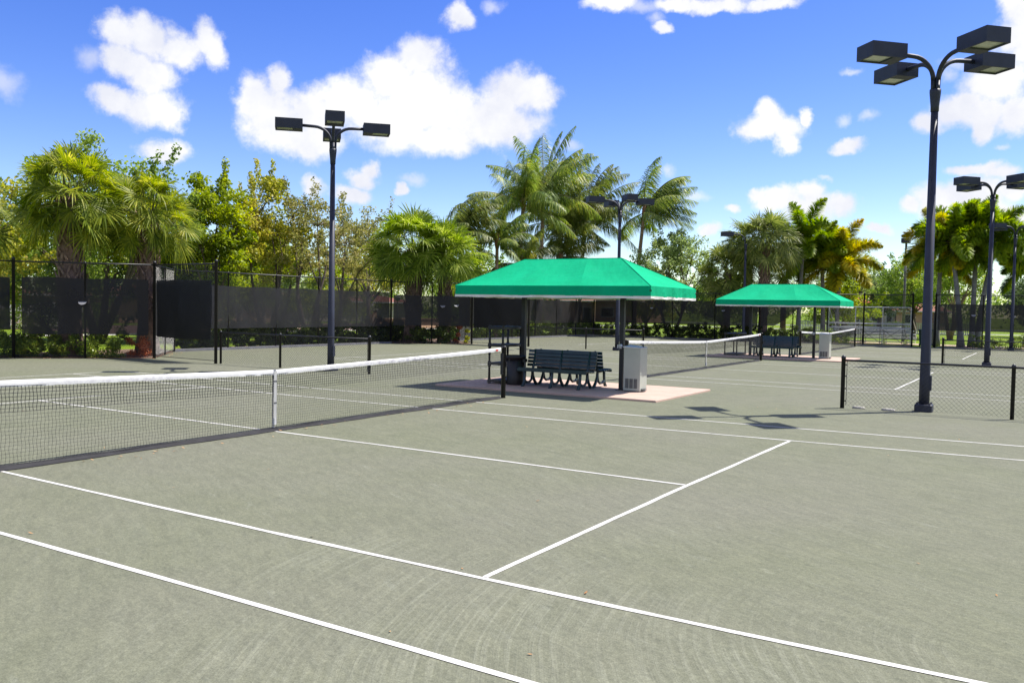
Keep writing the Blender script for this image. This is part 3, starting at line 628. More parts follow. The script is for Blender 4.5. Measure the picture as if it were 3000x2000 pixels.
# ================================================================== SHELTERS
def make_shelter(loc, label):
    cx, cy, _ = loc
    t = empty('shade_shelter', loc, label, 'shelter', 'green canopy shelters between the courts')
    hx, hy, ze, zr, rx = 2.52, 1.36, 2.42, 3.1, 1.3
    # roof: four fabric slopes with a slight sag between the ribs
    m = MB(); U = 24; W_ = 8
    def slope(c0, c1, r0, r1, uu):
        vs = []
        for i in range(uu + 1):
            for j in range(W_ + 1):
                a = i / uu; f = j / W_
                p = (c0 + (c1 - c0) * a) * (1 - f) + (r0 + (r1 - r0) * a) * f
                rib = abs(math.sin(a * math.pi * 3)) if uu == U else abs(math.sin(a * math.pi))
                vs.append(p - UP * .055 * rib * math.sin(f * math.pi))
        m.add(vs, [(i*(W_+1)+j, (i+1)*(W_+1)+j, (i+1)*(W_+1)+j+1, i*(W_+1)+j+1) for i in range(uu) for j in range(W_)])
    c = [V(cx-hx, cy-hy, ze), V(cx+hx, cy-hy, ze), V(cx+hx, cy+hy, ze), V(cx-hx, cy+hy, ze)]; r0, r1 = V(cx-rx-.1, cy, zr), V(cx+rx-.1, cy, zr)
    slope(c[0], c[1], r0, r1, U); slope(c[2], c[3], r1, r0, U); slope(c[1], c[2], r1, r1, 12); slope(c[3], c[0], r0, r0, 12)
    roof = m.build('canopy', M['canvas'], t)
    # seams
    m = MB()
    for a, b in ((c[0], r0), (c[1], r1), (c[2], r1), (c[3], r0), (r0, r1)): m.tube([a + UP*.004, b + UP*.004], .007, 5)
    m.build('seam', M['canvas'], roof)
    # valance with a white hem band
    def skirt(z0, z1, off, mat, name, par):
        m = MB(); e = hx + off; f = hy + off
        P = [(-e, -f), (e, -f), (e, f), (-e, f)]
        for q in range(4):
            a = V(*P[q]); b = V(*P[(q+1) % 4]); n = 40 if q % 2 == 0 else 22; vs = []
            d = unit(b - a); nn = V(d[1], -d[0])
            for i in range(n + 1):
                s = i / n; p = a + (b - a) * s
                w = (.012 * math.sin(s * 23 + q) + .008 * math.sin(s * 51)) * math.sin(s * math.pi) ** .5
                for z, k in ((z0, 1), ((z0+z1)/2, .6), (z1, 0)):
                    g_ = p + nn * (w * k * (1 if z1 > 2.3 else 1)); vs.append((cx + g_[0], cy + g_[1], z + (.006 * math.sin(s * 31 + q) if k == 1 else 0)))
            m.add(vs, [(i*3+j, (i+1)*3+j, (i+1)*3+j+1, i*3+j+1) for i in range(n) for j in range(2)])
        return m.build(name, mat, par)
    val = skirt(2.2, 2.418, .004, M['canvas_d'], 'valance', t); skirt(2.15, 2.205, .008, M['trim'], 'hem_band', val)
    m = MB()
    for x in (cx - 1.42, cx + 1.25): m.box(x - .05, x + .05, cy + .0, cy + .1, .045, 2.42)
    ps = m
    for x in (cx - 1.42, cx + 1.25):
        m = MB(); m.box(x - .05, x + .05, cy, cy + .1, .045, 2.42); m.box(x - .11, x + .11, cy - .06, cy + .16, .046, .058); m.build('post', M['steel'], t)
    m = MB(); z = 2.38
    for y in (-hy + .03, hy - .03): m.box(cx - hx + .03, cx + hx - .03, cy + y - .025, cy + y + .025, z - .03, z + .02)
    for x in (-hx + .03, hx - .03): m.box(cx + x - .025, cx + x + .025, cy - hy + .06, cy + hy - .06, z - .028, z + .018)
    for x in (-1.42, 1.25): m.box(cx + x - .04, cx + x + .04, cy - hy + .06, cy + hy - .06, z - .07, z - .032)
    for a, b in ((c[0], r0), (c[1], r1), (c[2], r1), (c[3], r0), (r0, r1)): m.tube([a - UP*.1, b - UP*.1], .025, 6)
    m.build('frame', M['steel'], t)
    m = MB(); m.lathe((cx + 1.25, cy - .03, 1.06), [(.03, -.05), (.045, 0), (.03, .05)], 10); m.box(cx + 1.17, cx + 1.2, cy - .05, cy - .0, 1.02, 1.1); m.build('outlet_box', M['alu'], t)
    return t
SY = 9.42
sh = make_shelter((0.02, SY, 0), 'nearer shelter with green hipped canopy, white hem band and two black posts')
s2 = copy_tree(sh); s2.location = (.04, SY + PERIOD, 0); s2['label'] = 'farther shelter with green hipped canopy, right of centre between the second and third nets'

# ------------------------------------------------------------------ benches
def make_bench(loc):
    """bench along x whose sitter looks towards -y"""
    cx, cy, cz = loc; t = empty('park_bench', loc, 'x', 'bench'); Lh = .92
    def P(y, z): return lambda x: V(cx + x, cy + y, cz + z)
    for i, (y, z) in enumerate(((-.24, .425), (-.13, .415), (-.02, .405), (.09, .40))):
        m = MB(); m.bevbox(cx - Lh, cx + Lh, cy + y - .048, cy + y + .048, cz + z - .02, cz + z + .02, .008)
        m.build('seat_slat', M['bench'], t)
    m = MB(); m.bevbox(cx - Lh, cx + Lh, cy - .31, cy - .292, cz + .36, cz + .43, .005); m.build('seat_apron', M['bench'], t)
    for i in range(5):
        z = .49 + i * .083; y = .17 + (z - .45) * .22
        m = MB(); n = unit(V(0, -1, .22)); u = unit(V(0, .22, 1)); m.obox((cx, cy + y, cz + z), V(1,0,0), n, u, Lh, .018, .034); m.build('backrest_slat', M['bench'], t)
    for x in (-.74, 0, .74):
        m = MB(); f = lambda y, z: V(cx + x, cy + y, cz + z)
        # front leg with toe, curved lower loop, rear leg, back upright
        m.tube([f(-.36, .02), f(-.31, .035), f(-.27, .13), f(-.25, .28), f(-.245, .395)], [.03, .04, .036, .035, .036], 8)
        m.tube([f(-.26, .15), f(-.17, .095), f(-.03, .09), f(.06, .14), f(.1, .26), f(.11, .385)], [.03, .03, .03, .03, .03, .034], 8)
        m.tube([f(.34, .02), f(.28, .035), f(.2, .12), f(.13, .24), f(.11, .385), f(.155, .46), f(.255, .87)], [.03, .04, .036, .034, .034, .03, .022], 8)
        m.tube([f(-.245, .385), f(-.05, .37), f(.11, .37)], .026, 8)
        m.build('leg_frame', M['bench_leg'], t, True)
        m = MB()
        for y in (-.36, .34): m.lathe((cx + x, cy + y, cz), [(.035, 0), (.035, .018), (.018, .03)], 8)
        m.build('foot', M['bench_leg'], t)
    return t
be = make_bench((-.17, 8.98, .045))
SPOT = [(-.17, 8.98, .045, 0, 'blue-green slatted bench facing the camera under the nearer canopy'),
        (-.17, 9.74, .045, 180, 'slatted bench turned away, back to back behind the front bench of the nearer canopy'),
        (-.25, 8.98 + PERIOD, .045, 0, 'slatted bench facing the camera under the farther canopy'),
        (-.25, 9.74 + PERIOD, .045, 180, 'slatted bench turned away under the farther canopy, behind its front bench')]
for k, (x, y, z, rz, lb) in enumerate(SPOT):
    o = be if k == 0 else copy_tree(be); o.location = (x, y, z); o.rotation_euler.z = R(rz); tag(o, lb, 'bench', 'benches under the canopies')
# ------------------------------------------------------------------ plastic storage racks
def make_rack(loc, H, levels, lw, ll):
    cx, cy, cz = loc; t = empty('storage_rack', loc, 'x', 'rack', 'plastic racks under the canopies')
    for sx in (-1, 1):
        for sy in (-1, 1):
            m = MB(); m.lathe((cx + sx*(lw/2-.04), cy + sy*(ll/2-.04), cz), [(.03, 0), (.026, H * .5), (.03, H * .5), (.026, H)], 10); m.build('leg', M['rack'], t, True)
    for z in levels:
        m = MB(); m.bevbox(cx - lw/2, cx + lw/2, cy - ll/2, cy + ll/2, cz + z - .045, cz + z + .02, .012)
        for sx in (-1, 1):
            for sy in (-1, 1): m.lathe((cx + sx*(lw/2-.04), cy + sy*(ll/2-.04), cz + z - .08), [(.036, 0), (.042, .035), (.042, .09), (.036, .125)], 10)
        m.build('shelf', M['rack'], t)
    return t
tag(make_rack((-1.78, 9.22, .045), 1.4, (.08, .5, .95, 1.38), .46, .92), 'tall black plastic storage rack behind the bin at the left end of the nearer slab', 'rack')
r2 = make_rack((-2.0, 9.35 + PERIOD, .045), .95, (.06, .93), .6, 1.3); r2['label'] = 'low black rack with open sides left of the benches under the farther canopy'
# ------------------------------------------------------------------ rubbish bin
t = empty('trash_can', (-1.3, 8.92, .045), 'round black bin without lid standing between the net post and the bench', 'trash can')
m = MB(); x, y, z = t.location; m.lathe((x, y, z), [(.19, 0), (.195, .02), (.235, .66)], 28); b_ = m.build('body', M['rack'], t, True)
m = MB(); m.lathe((x, y, z), [(.235, .6), (.25, .61), (.25, .64), (.262, .645), (.262, .7), (.25, .715), (.235, .71)], 28); m.build('rim', M['rack'], t, True)
for s in (-1, 1):
    m = MB(); m.bevbox(x + s*.27 - .035, x + s*.27 + .035, y - .07, y + .07, z + .56, z + .64, .01); m.build('handle', M['rack'], t)
# ------------------------------------------------------------------ drinking-water cabinets
def make_cooler(loc):
    cx, cy, cz = loc; t = empty('water_cooler', loc, 'x', 'water cooler', 'water coolers under the canopies'); w = .205
    m = MB(); m.bevbox(cx - w, cx + w, cy - .2, cy + .2, cz + .03, cz + 1.0, .008); m.build('cabinet', M['enamel'], t)
    m = MB(); m.box(cx - w + .015, cx + w - .015, cy - .185, cy + .185, cz, cz + .03); m.build('plinth', M['alu_dark'], t)
    for k in range(3):
        x0 = cx - .155 + k * .105
        m = MB(); m.box(x0, x0 + .085, cy - .2025, cy - .2005, cz + .08, cz + .3)
        for j in range(9): m.obox((x0 + .0425, cy - .2055, cz + .095 + j * .0235), V(1,0,0), unit(V(0, 1, .6)), unit(V(0, -.6, 1)), .041, .006, .0022)
        m.build('vent_grille', M['grille'], t)
    m = MB(); m.add([(cx-w-.01, cy-.21, cz+1.0), (cx+w+.01, cy-.21, cz+1.0), (cx+w+.01, cy+.21, cz+1.0), (cx-w-.01, cy+.21, cz+1.0),
                     (cx-w-.01, cy-.21, cz+1.03), (cx+w+.01, cy-.21, cz+1.012), (cx+w+.01, cy+.21, cz+1.012), (cx-w-.01, cy+.21, cz+1.055),
                     (cx-.1, cy-.1, cz+1.028), (cx+.12, cy-.1, cz+1.012), (cx+.12, cy+.1, cz+1.012), (cx-.1, cy+.1, cz+1.03)],
                    [(3,2,1,0), (0,1,5,4), (1,2,6,5), (2,3,7,6), (3,0,4,7), (4,5,9,8), (5,6,10,9), (6,7,11,10), (7,4,8,11), (8,9,10,11)])
    m.build('basin', M['alu'], t)
    m = MB(); m.tube([V(cx+.15, cy+.1, cz+1.015), V(cx+.15, cy+.1, cz+1.07), V(cx+.1, cy+.07, cz+1.09), V(cx+.07, cy+.05, cz+1.075)], .011, 8); m.build('spout', M['alu_dark'], t, True)
    m = MB(); m.box(cx + w + .001, cx + w + .035, cy - .14, cy + .12, cz + .06, cz + .075); m.box(cx + w + .001, cx + w + .05, cy - .12, cy + .1, cz + .03, cz + .04); m.build('foot_pedal', M['alu_dark'], t)
    return t
co = make_cooler((1.66, 9.36, .045)); co['label'] = 'cream water cooler cabinet with front vents at the right post of the nearer shelter'
c2 = copy_tree(co); c2.location = (1.78, 9.3 + PERIOD, .045); c2['label'] = 'pale water cooler cabinet beside the right post of the farther shelter'
# flat stones under the right low fence
for k, (x, y, s, lb) in enumerate(((6.5, 9.5, .13, 'flat pale stone on the clay under the low fence, nearer its end post'), (7.06, 9.5, .14, 'flat pale stone on the clay under the low fence, closer to the light pole'))):
    m = MB(); m.lathe((x, y, 0), [(s * .95, 0), (s, .018), (s * .85, .04), (s * .4, .045)], 11, 1, .5); tag(m.build('stone', M['stone'], None), lb, 'stone', 'stones under the low fence')

# ================================================================== BEYOND THE END FENCE
# aluminium bleachers, their back to the courts
bx0, bx1, by = -2.85, 2.1, 50.9
t = empty('bleachers', (bx0, by, 0), 'aluminium spectator bleachers with tall back rail behind the end fence', 'bleachers')
rows = 5
for k in range(rows):
    z = .42 + .22 * (rows - 1 - k); y = by + .25 + .62 * k
    m = MB(); m.bevbox(bx0, bx1, y, y + .25, z - .05, z + .04, .008); m.build('seat_plank', M['alu'], t)
    if k < rows - 1 or True:
        zf = z - .3
        if zf > .0:
            m = MB(); m.bevbox(bx0, bx1, y - .32, y - .07, zf - .03, zf + .035, .008); m.build('foot_plank', M['alu'], t)
m = MB(); m.tube([V(bx0, by, 2.36), V(bx1, by, 2.36)], .028, 8); m.tube([V(bx0, by, 1.32), V(bx1, by, 1.32)], .022, 8)
for x in np.linspace(bx0, bx1, 4): m.tube([V(x, by, 0), V(x, by, 2.36)], .026, 8)
for x in (bx0, bx1): m.tube([V(x, by, 2.34), V(x, by + .7, 1.75), V(x, by + 2.6, .95), V(x, by + 2.6, .2)], .024, 8)
chainlink(m, (bx0, by + .03), (bx1, by + .03), 1.32, 2.34, .07, .0018); m.build('guard_rail', M['alu'], t)
for x in np.linspace(bx0 + .5, bx1 - .5, 4):
    m = MB(); m.tube([V(x, by + .2, .03), V(x, by + 3.0, .03)], .025, 6); m.tube([V(x, by + .2, .03), V(x, by + .2, 1.3)], .02, 6); m.tube([V(x, by + .25, 1.28), V(x, by + 3.0, .3)], .02, 6)
    for k in range(1, rows): m.tube([V(x, by + .35 + .62*k, .03), V(x, by + .35 + .62*k, .42 + .22*(rows-1-k))], .018, 6)
    m.build('leg_frame', M['alu_dark'], t)
m = MB(); xs_ = np.linspace(bx0 + .5, bx1 - .5, 4)
for a, b in zip(xs_[:-1], xs_[1:]): m.tube([V(a, by + .17, .1), V(b, by + .17, 1.05)], .016, 6); m.tube([V(a, by + .15, 1.05), V(b, by + .15, .1)], .016, 6)
m.build('cross_brace', M['alu_dark'], t)
# green wheeled bin by the gate
t = empty('wheeled_bin', (3.15, 49.6, -.02), 'dark green wheeled bin standing just outside the open gate', 'bin')
x, y, z = t.location
m = MB(); m.add([(x-.32,y-.3,z+.08),(x+.32,y-.3,z+.08),(x+.32,y+.28,z+.08),(x-.32,y+.28,z+.08),(x-.38,y-.38,z+1.0),(x+.38,y-.38,z+1.0),(x+.38,y+.36,z+1.0),(x-.38,y+.36,z+1.0)], [(3,2,1,0),(4,5,6,7),(0,1,5,4),(1,2,6,5),(2,3,7,6),(3,0,4,7)]); m.build('body', M['bin_green'], t)
m = MB(); m.bevbox(x-.41, x+.41, y-.42, y+.4, z+1.002, z+1.07, .02); m.build('lid', M['bin_green'], t)
for s in (-1, 1):
    m = MB(); m.tube([V(x + s*.36, y+.3, z+.1), V(x + s*.42, y+.3, z+.1)], .1, 14); m.build('wheel', M['rack'], t)
# lantern between the palms
def lantern(loc, h, label, name='street_lamp', globe=False):
    x, y, _ = loc; t = empty(name, loc, label, 'street lamp')
    m = MB(); m.lathe((x, y, -.05), [(.1, 0), (.1, .5), (.05, .6), (.04, h)], 10); m.build('pole', M['pole'], t, True)
    m = MB()
    if globe: m.lathe((x, y, h), [(.03, 0), (.2, .14), (.24, .3), (.24, .34), (.12, .36)], 14)
    else: m.lathe((x, y, h), [(.05, 0), (.16, .1), (.24, .6), (.2, .62)], 6)
    m.build('lantern', M['white'], t, globe)
    m = MB(); m.lathe((x, y, h), [(.27, .63), (.05, .8), (.03, .92)] if not globe else [(.1, .36), (.03, .42)], 6); m.build('cap', M['pole'], t)
lantern((1.23, 75, 0), 4.1, 'white street lantern between the foxtail palm trunks')
lantern((-31.5, 41.6, 0), 2.2, 'pale bowl-topped lamp seen through the windscreen right of the left light pole', globe=True)
# clubhouse
def house(x0, x1, y0, y1, h, roof_h, label, wall, openings=(), face='y', ov=.7):
    t = empty('house', ((x0+x1)/2, (y0+y1)/2, -.03), label, 'building')
    m = MB(); m.box(x0, x1, y0, y1, -.03, h); wl = m.build('wall', wall, t)
    m = MB(); a, b, c, d = x0-ov, x1+ov, y0-ov, y1+ov; ln = min(b-a, d-c) / 2
    if b - a > d - c: r = [(a+ln, (c+d)/2), (b-ln, (c+d)/2)]; F = [(0,1,5,4), (1,2,5), (2,3,4,5), (3,0,4), (3,2,1,0)]
    else: r = [((a+b)/2, c+ln), ((a+b)/2, d-ln)]; F = [(0,1,4), (1,2,5,4), (2,3,5), (3,0,4,5), (3,2,1,0)]
    m.add([(a,c,h+.003),(b,c,h+.003),(b,d,h+.003),(a,d,h+.003),(r[0][0],r[0][1],h+roof_h),(r[1][0],r[1][1],h+roof_h)], F); m.build('roof', M['roof'], t)
    m = MB(); m.box(a, b, c, d, h - .14, h); m.build('fascia', M['white'], t)
    for (s0, s1, z0, z1, kind) in openings:
        fr = MB(); gl = MB()
        if face == 'y':
            y = y0; fr.box(s0-.1, s1+.1, y-.06, y+.02, z0-.1, z1+.1); gl.box(s0, s1, y-.075, y-.04, z0, z1)
        else:
            x = x1; fr.box(x-.02, x+.06, s0-.1, s1+.1, z0-.1, z1+.1); gl.box(x+.04, x+.075, s0, s1, z0, z1)
        w = fr.build(kind, M['white'], t); gl.build('pane', M['window'], w)
    return t
house(-13.5, -7.6, 112, 121, 3.1, 2.2, 'beige clubhouse with a dark window beyond the lawn, left of the right poles', M['wall_beige'], ((-10.4, -9.4, .95, 2.0, 'window'), (-12.6, -11.9, .0, 2.1, 'door'), (-8.6, -8.0, .2, 2.1, 'door')))
house(-7.2, -2.5, 110, 120, 2.4, 1.6, 'peach coloured low building beside the beige clubhouse', M['wall_peach'], ((-6.2, -5.2, .9, 1.9, 'window'),))
house(-66, -56, 8, 30, 2.3, 1.1, 'terracotta-roofed house behind the left palms', M['wall_peach'], ((12, 14, .8, 2.1, 'window'), (18, 19.2, 0, 2.1, 'door'), (23, 25, .8, 2.1, 'window')), 'x')
house(-68, -58, 37, 54, 2.3, 1.1, 'terracotta-roofed house seen through the windscreen left of the left light pole', M['wall_peach'], ((39, 41, .8, 2.1, 'window'), (44, 45.2, 0, 2.1, 'door'), (49, 51, .8, 2.1, 'window')), 'x')
house(-70, -60, 60, 80, 2.3, 1.2, 'terracotta-roofed house behind the centre fan palms', M['wall_beige'], ((64, 66, .8, 2.1, 'window'), (70, 71.2, 0, 2.1, 'door')), 'x')
house(-62, -44, 112, 124, 3.2, 2.6, 'distant pinkish house with tile roof seen under the right end of the first canopy', M['wall_peach'], ((-58, -56, .8, 2.1, 'window'), (-52, -50.8, 0, 2.1, 'door'), (-49, -47, .8, 2.1, 'window')))
# gate pillars along the driveway
for k, (x, y, lb) in enumerate(((-36, 26.5, 'pale capped driveway pillar through the faded windscreen, leftmost of three'), (-36, 31.5, 'pale capped driveway pillar through the faded windscreen, middle of three'), (-36, 44, 'pale capped driveway pillar through the faded windscreen, rightmost of three'))):
    t = empty('gate_pillar', (x, y, -.03), lb, 'pillar', 'driveway pillars')
    m = MB(); m.bevbox(x-.28, x+.28, y-.28, y+.28, -.03, 1.5, .02); m.build('shaft', M['wall_peach'], t)
    m = MB(); m.bevbox(x-.36, x+.36, y-.36, y+.36, 1.5, 1.62, .03); m.lathe((x, y, 1.6), [(.1, 0), (.2, .12), (.22, .24), (.12, .4)], 12); m.build('cap', M['stone'], t)
# low garden wall
m = MB(); m.box(-37.2, -36.9, 46, 70, -.03, .75); m.box(-37.3, -36.8, 46, 70, .751, .83); tag(m.build('garden_wall', M['wall_peach'], None), 'low peach garden wall behind the faded windscreen', 'wall')
# white board fences
def board_fence(a, b, h, label):
    A = V(*a, -.03); B = V(*b, -.03); D = B - A; Ln = np.linalg.norm(D); d = D / Ln; n = V(-d[1], d[0], 0)
    t = empty('white_fence', tuple(A), label, 'fence', 'white fences beyond the courts'); k = max(2, int(Ln / 2.4) + 1)
    for i in range(k): p = A + D * i / (k-1); m = MB(); m.obox(p + UP*(h+.1)/2, d, n, UP, .06, .06, (h+.1)/2); m.build('post', M['white'], t)
    m = MB(); c = (A + B) / 2
    for z in (.12, h - .04): m.obox(c + UP*z, d, n, UP, Ln/2, .02, .05)
    q = int(Ln / .16)
    for i in range(q): m.obox(A + d * (i + .5) * Ln / q + n*.03 + UP*(h/2+.06), d, n, UP, .05, .008, h/2 - .06)
    m.build('board_panel', M['white'], t)
board_fence((-46, 14), (-46, 26), 1.7, 'white board fence behind the hedge at far left')
board_fence((-13, 84), (4, 84), 1.15, 'low white fence across the lawn behind the bleachers')
# red sunshade
t = empty('parasol', (-6.4, 80, 0), 'red sunshade far behind the right edge of the farther canopy', 'parasol')
m = MB(); m.lathe((-6.4, 80, -.03), [(.04, 0), (.03, 3.2)], 8); m.build('pole', M['alu_dark'], t)
m = MB(); m.lathe((-6.4, 80, 2.95), [(1.3, 0), (1.28, .03), (.7, .3), (.05, .5)], 10); m.build('shade', M['red'], t)

# ================================================================== PALMS
def fan_leaf(Q, mp, base, d, pl, Rr, nseg, r):
    """costapalmate leaf: stalk, then a fan of folded, drooping segments"""
    d = unit(d); pts = [base]
    cur = base.copy(); dd = d.copy()
    for i in range(4):
        dd = unit(dd + V(0, 0, -.06)); cur = cur + dd * pl / 4; pts.append(cur.copy())
    mp.tube(pts, [.022, .018, .015, .013, .011], 4, False)
    side = unit(np.cross(dd, UP)) if abs(dd[2]) < .97 else V(1, 0, 0)
    nrm = np.cross(side, dd); bd = R(r.uniform(5, 65)); dd, nrm = unit(dd * math.cos(bd) - nrm * math.sin(bd)), unit(nrm * math.cos(bd) + dd * math.sin(bd))
    tw = r.uniform(-.9, .9)
    side, nrm = side * math.cos(tw) + nrm * math.sin(tw), nrm * math.cos(tw) - side * math.sin(tw)
    out = []
    for k in range(nseg):
        a = (k / (nseg - 1) - .5) * 2 * R(138) + r.uniform(-.03, .03)
        ln = Rr * (.66 + .34 * math.cos(a * .55)) * r.uniform(.86, 1.05)
        e = unit(dd * math.cos(a) + side * math.sin(a) + nrm * (.28 * abs(math.sin(a)) - .05))
        ww = np.cross(e, nrm); ww = unit(ww)
        fold = nrm * (.3 if k % 2 else -.3); w2 = unit(ww + fold)
        hw = ln * 1.05 / nseg; P = []
        droop = r.uniform(.04, .22) if r.random() < .55 else r.uniform(.3, .7)
        for t_, wf in ((.04, .25), (.42, 1), (.72, .72), (1, .06)):
            g_ = droop * ln * max(0, t_ - .38) ** 2 * 1.9
            c = cur + e * ln * t_ * (1 - .12 * max(0, t_ - .5)) - UP * g_
            P.append((c - w2 * hw * wf, c + w2 * hw * wf))
        for (a0, a1), (b0, b1) in zip(P[:-1], P[1:]): out.append((a0, a1, b1, b0))
    Q.extend(out)
def palm_trunk(mb, p0, p1, r0, r1, bow=(0, 0), n=10, flare=1.35):
    P = []; rad = []
    for i in range(n + 1):
        f = i / n; c = p0 + (p1 - p0) * f + V(bow[0], bow[1], 0) * math.sin(f * math.pi)
        P.append(c); rad.append((r0 + (r1 - r0) * f) * (1 + (flare - 1) * max(0, 1 - f * 6)) * (1 + .03 * math.sin(i * 2.7)))
    mb.tube(P, rad, 12); return P
def sabal(x, y, hc, cr, label, seed, mat='sabal', nl=44, tr=.27, boots=True, boot_from=.28, lean=(0, 0), nseg=38, low=-30):
    r = random.Random(seed); t = empty('fan_palm', (x, y, -.02), label, 'palm tree', 'fan palms around the courts')
    p0 = V(x, y, -.02); p1 = V(x + lean[0], y + lean[1], hc)
    m = MB(); palm_trunk(m, p0, p1, tr, tr * .85, n=8); m.build('trunk', M['palm_trunk'], t, True)
    if boots:
        m = MB(); nb = int((hc * (1 - boot_from)) / .05)
        for i in range(nb):
            f = boot_from + (1 - boot_from) * i / nb; a = i * 2.4; c = p0 + (p1 - p0) * f; d = V(math.cos(a), math.sin(a), 0); s = V(-d[1], d[0], 0)
            ln = r.uniform(.2, .34); o = unit(d * .5 + UP); b0 = c + d * tr * .86; e = b0 + o * ln + d * .02; w = r.uniform(.06, .1); th = o * 0 + d * .035
            for sg in (-1, 1):   # the split boot forks at its base
                q0 = b0 + s * sg * w * 1.5 - UP * .1; m.add([q0 - s*.03 - th, q0 + s*.03 - th, e + s*.03, e - s*.03, q0 - s*.03 + th, q0 + s*.03 + th, e + s*.03 + th, e - s*.03 + th],
                      [(3,2,1,0),(4,5,6,7),(0,1,5,4),(1,2,6,5),(2,3,7,6),(3,0,4,7)])
        m.build('leaf_bases', M['boot'], t)
    Q = []; mp = MB(); nl = int(nl * 1.05)
    for i in range(nl):
        f = i / nl; el = R(86 - (86 - low) * f ** 1.05 + r.uniform(-10, 10)); a = i * 2.39996 + r.uniform(-.25, .25)
        d = V(math.cos(a) * math.cos(el), math.sin(a) * math.cos(el), math.sin(el))
        b = p1 + V(math.cos(a), math.sin(a), 0) * tr * .6 - UP * .5 * f + UP * .1
        fan_leaf(Q, mp, b, d, cr * r.uniform(.45, .66), cr * r.uniform(.46, .58), nseg, r)
    m = MB(); m.quads(np.array(Q)); m.build('crown', M[mat], t); mp.build('leaf_stalks', M['petiole'], t)
    return t
def frond(Q, mp, base, d, Lf, r, nl=46, ll=.62, hang=.5, curve_=.75, wind=V(0,0,0), plumose=False, lw_=.03):
    """feather leaf: arching midrib with leaflets along both sides"""
    d = unit(d); n = 12; P = [base]; cur = base.copy(); dd = d.copy(); ph = r.uniform(0, 6)
    for i in range(n):
        f = i / n; dd = unit(dd + (-UP * curve_ + wind) * (.035 + .26 * f * f)); cur = cur + dd * Lf / n; P.append(cur.copy())
    mp.tube(P, [.04 * (1 - .85 * i / n) for i in range(n + 1)], 4, False)
    P = np.array(P)
    for k in range(nl):
        s = .1 + .9 * (k + .5) / nl; fi = s * n; i = min(int(fi), n - 1); c = P[i] + (P[i+1] - P[i]) * (fi - i); t_ = unit(P[i+1] - P[i])
        side = unit(np.cross(t_, UP)); nr = np.cross(side, t_)
        env = math.sin(math.pi * min(1, .12 + s * .86)) ** .6
        if s > .85: env *= 1 - (s - .85) * 2
        for q in range(2 if not plumose else 5):
            if plumose:
                a = 2 * math.pi * (q / 5 + k * .19) + r.uniform(-.3, .3); o = side * math.cos(a) + nr * math.sin(a)
                e = unit(o + t_ * .75 - UP * .12)
            else:
                sg = -1 if q else 1; e = unit(side * sg * r.uniform(.75, 1) + t_ * .62 + nr * .12 - UP * hang * r.uniform(.3, 1.2) + wind * .5)
            ln = ll * env * r.uniform(.85, 1.1); wv = unit(np.cross(e, nr + UP * .2)) * lw_ * .5
            a0 = c; a1 = c + e * ln * .45; a2 = c + e * ln * .95 - UP * ln * (.1 + .22 * hang) + wind * ln * .2
            Q.append((a0 - wv * .6, a0 + wv * .6, a1 + wv, a1 - wv)); Q.append((a1 - wv, a1 + wv, a2 + wv * .15, a2 - wv * .15))
WIND = V(.42, .24, .03)
def coconut(x, y, hc, Lf, label, seed, lean=(0, 0), mat='coco', nf=24, wind=1.0, r0=.17):
    hc = hc - (.7 if hc > 6 else 0); nf = int(nf * .88)
    r = random.Random(seed); t = empty('coconut_palm', (x, y, -.02), label, 'palm tree', 'coconut palms behind the shelters')
    p0 = V(x, y, -.02); p1 = V(x + lean[0], y + lean[1], hc)
    m = MB(); palm_trunk(m, p0, p1, r0, r0 * .68, (lean[0] * -.15, lean[1] * -.15), 14, 1.6); m.build('trunk', M['bark_pale'], t, True)
    m = MB(); m.lathe(tuple(p1 - UP * .35), [(r0*.7, 0), (r0*1.15, .3), (r0*.9, .8), (.05, 1.2)], 10); m.build('crownshaft', M['crownshaft'], t, True)
    Q = []; mp = MB()
    for i in range(nf):
        f = i / nf; el = R(82 - 96 * f + r.uniform(-12, 12)); a = i * 2.39996 + r.uniform(-.6, .6); el += R(r.uniform(-8, 8))
        d = V(math.cos(a) * math.cos(el), math.sin(a) * math.cos(el), math.sin(el)) + WIND * wind * .7
        frond(Q, mp, p1 + UP * (.3 - .3 * f), d, Lf * r.uniform(.85, 1.08), r, 84, Lf * .235, 1.15, r.uniform(.45, 1.0), WIND * wind * (.55 + .5 * r.random()), False, .048)
    m = MB(); m.quads(np.array(Q)); m.build('crown', M[mat], t); mp.build('leaf_stalks', M['petiole'], t)
def foxtail(x, y, hc, Lf, label, seed, lean=(0, 0), mat='fox', nf=13, group='foxtail palms beyond the end fence', r0=.17):
    r = random.Random(seed); t = empty('foxtail_palm', (x, y, -.02), label, 'palm tree', group)
    p0 = V(x, y, -.02); p1 = V(x + lean[0], y + lean[1], hc)
    m = MB(); palm_trunk(m, p0, p1, r0, r0 * .7, (-lean[0] * .1, 0), 12, 1.5); m.build('trunk', M['fox_trunk'], t, True)
    m = MB(); m.lathe(tuple(p1 - UP * .3), [(r0 * .72, 0), (r0 * .8, .3), (r0 * .5, .9), (.05, 1.3)], 10); m.build('crownshaft', M['petiole'], t, True)
    Q = []; mp = MB()
    nf = int(nf * 1.2)
    for i in range(nf):
        f = i / nf; el = R(76 - 104 * f + r.uniform(-8, 8)); a = i * 2.39996 + r.uniform(-.3, .3)
        d = V(math.cos(a) * math.cos(el), math.sin(a) * math.cos(el), math.sin(el))
        frond(Q, mp, p1 + UP * (.6 - .3 * f), d, Lf * r.uniform(.85, 1.1), r, 150, Lf * .24, .2, 1.15, V(0, 0, 0), True, .05)
    m = MB(); m.quads(np.array(Q)); m.build('crown', M[mat], t); mp.build('leaf_stalks', M['petiole'], t)

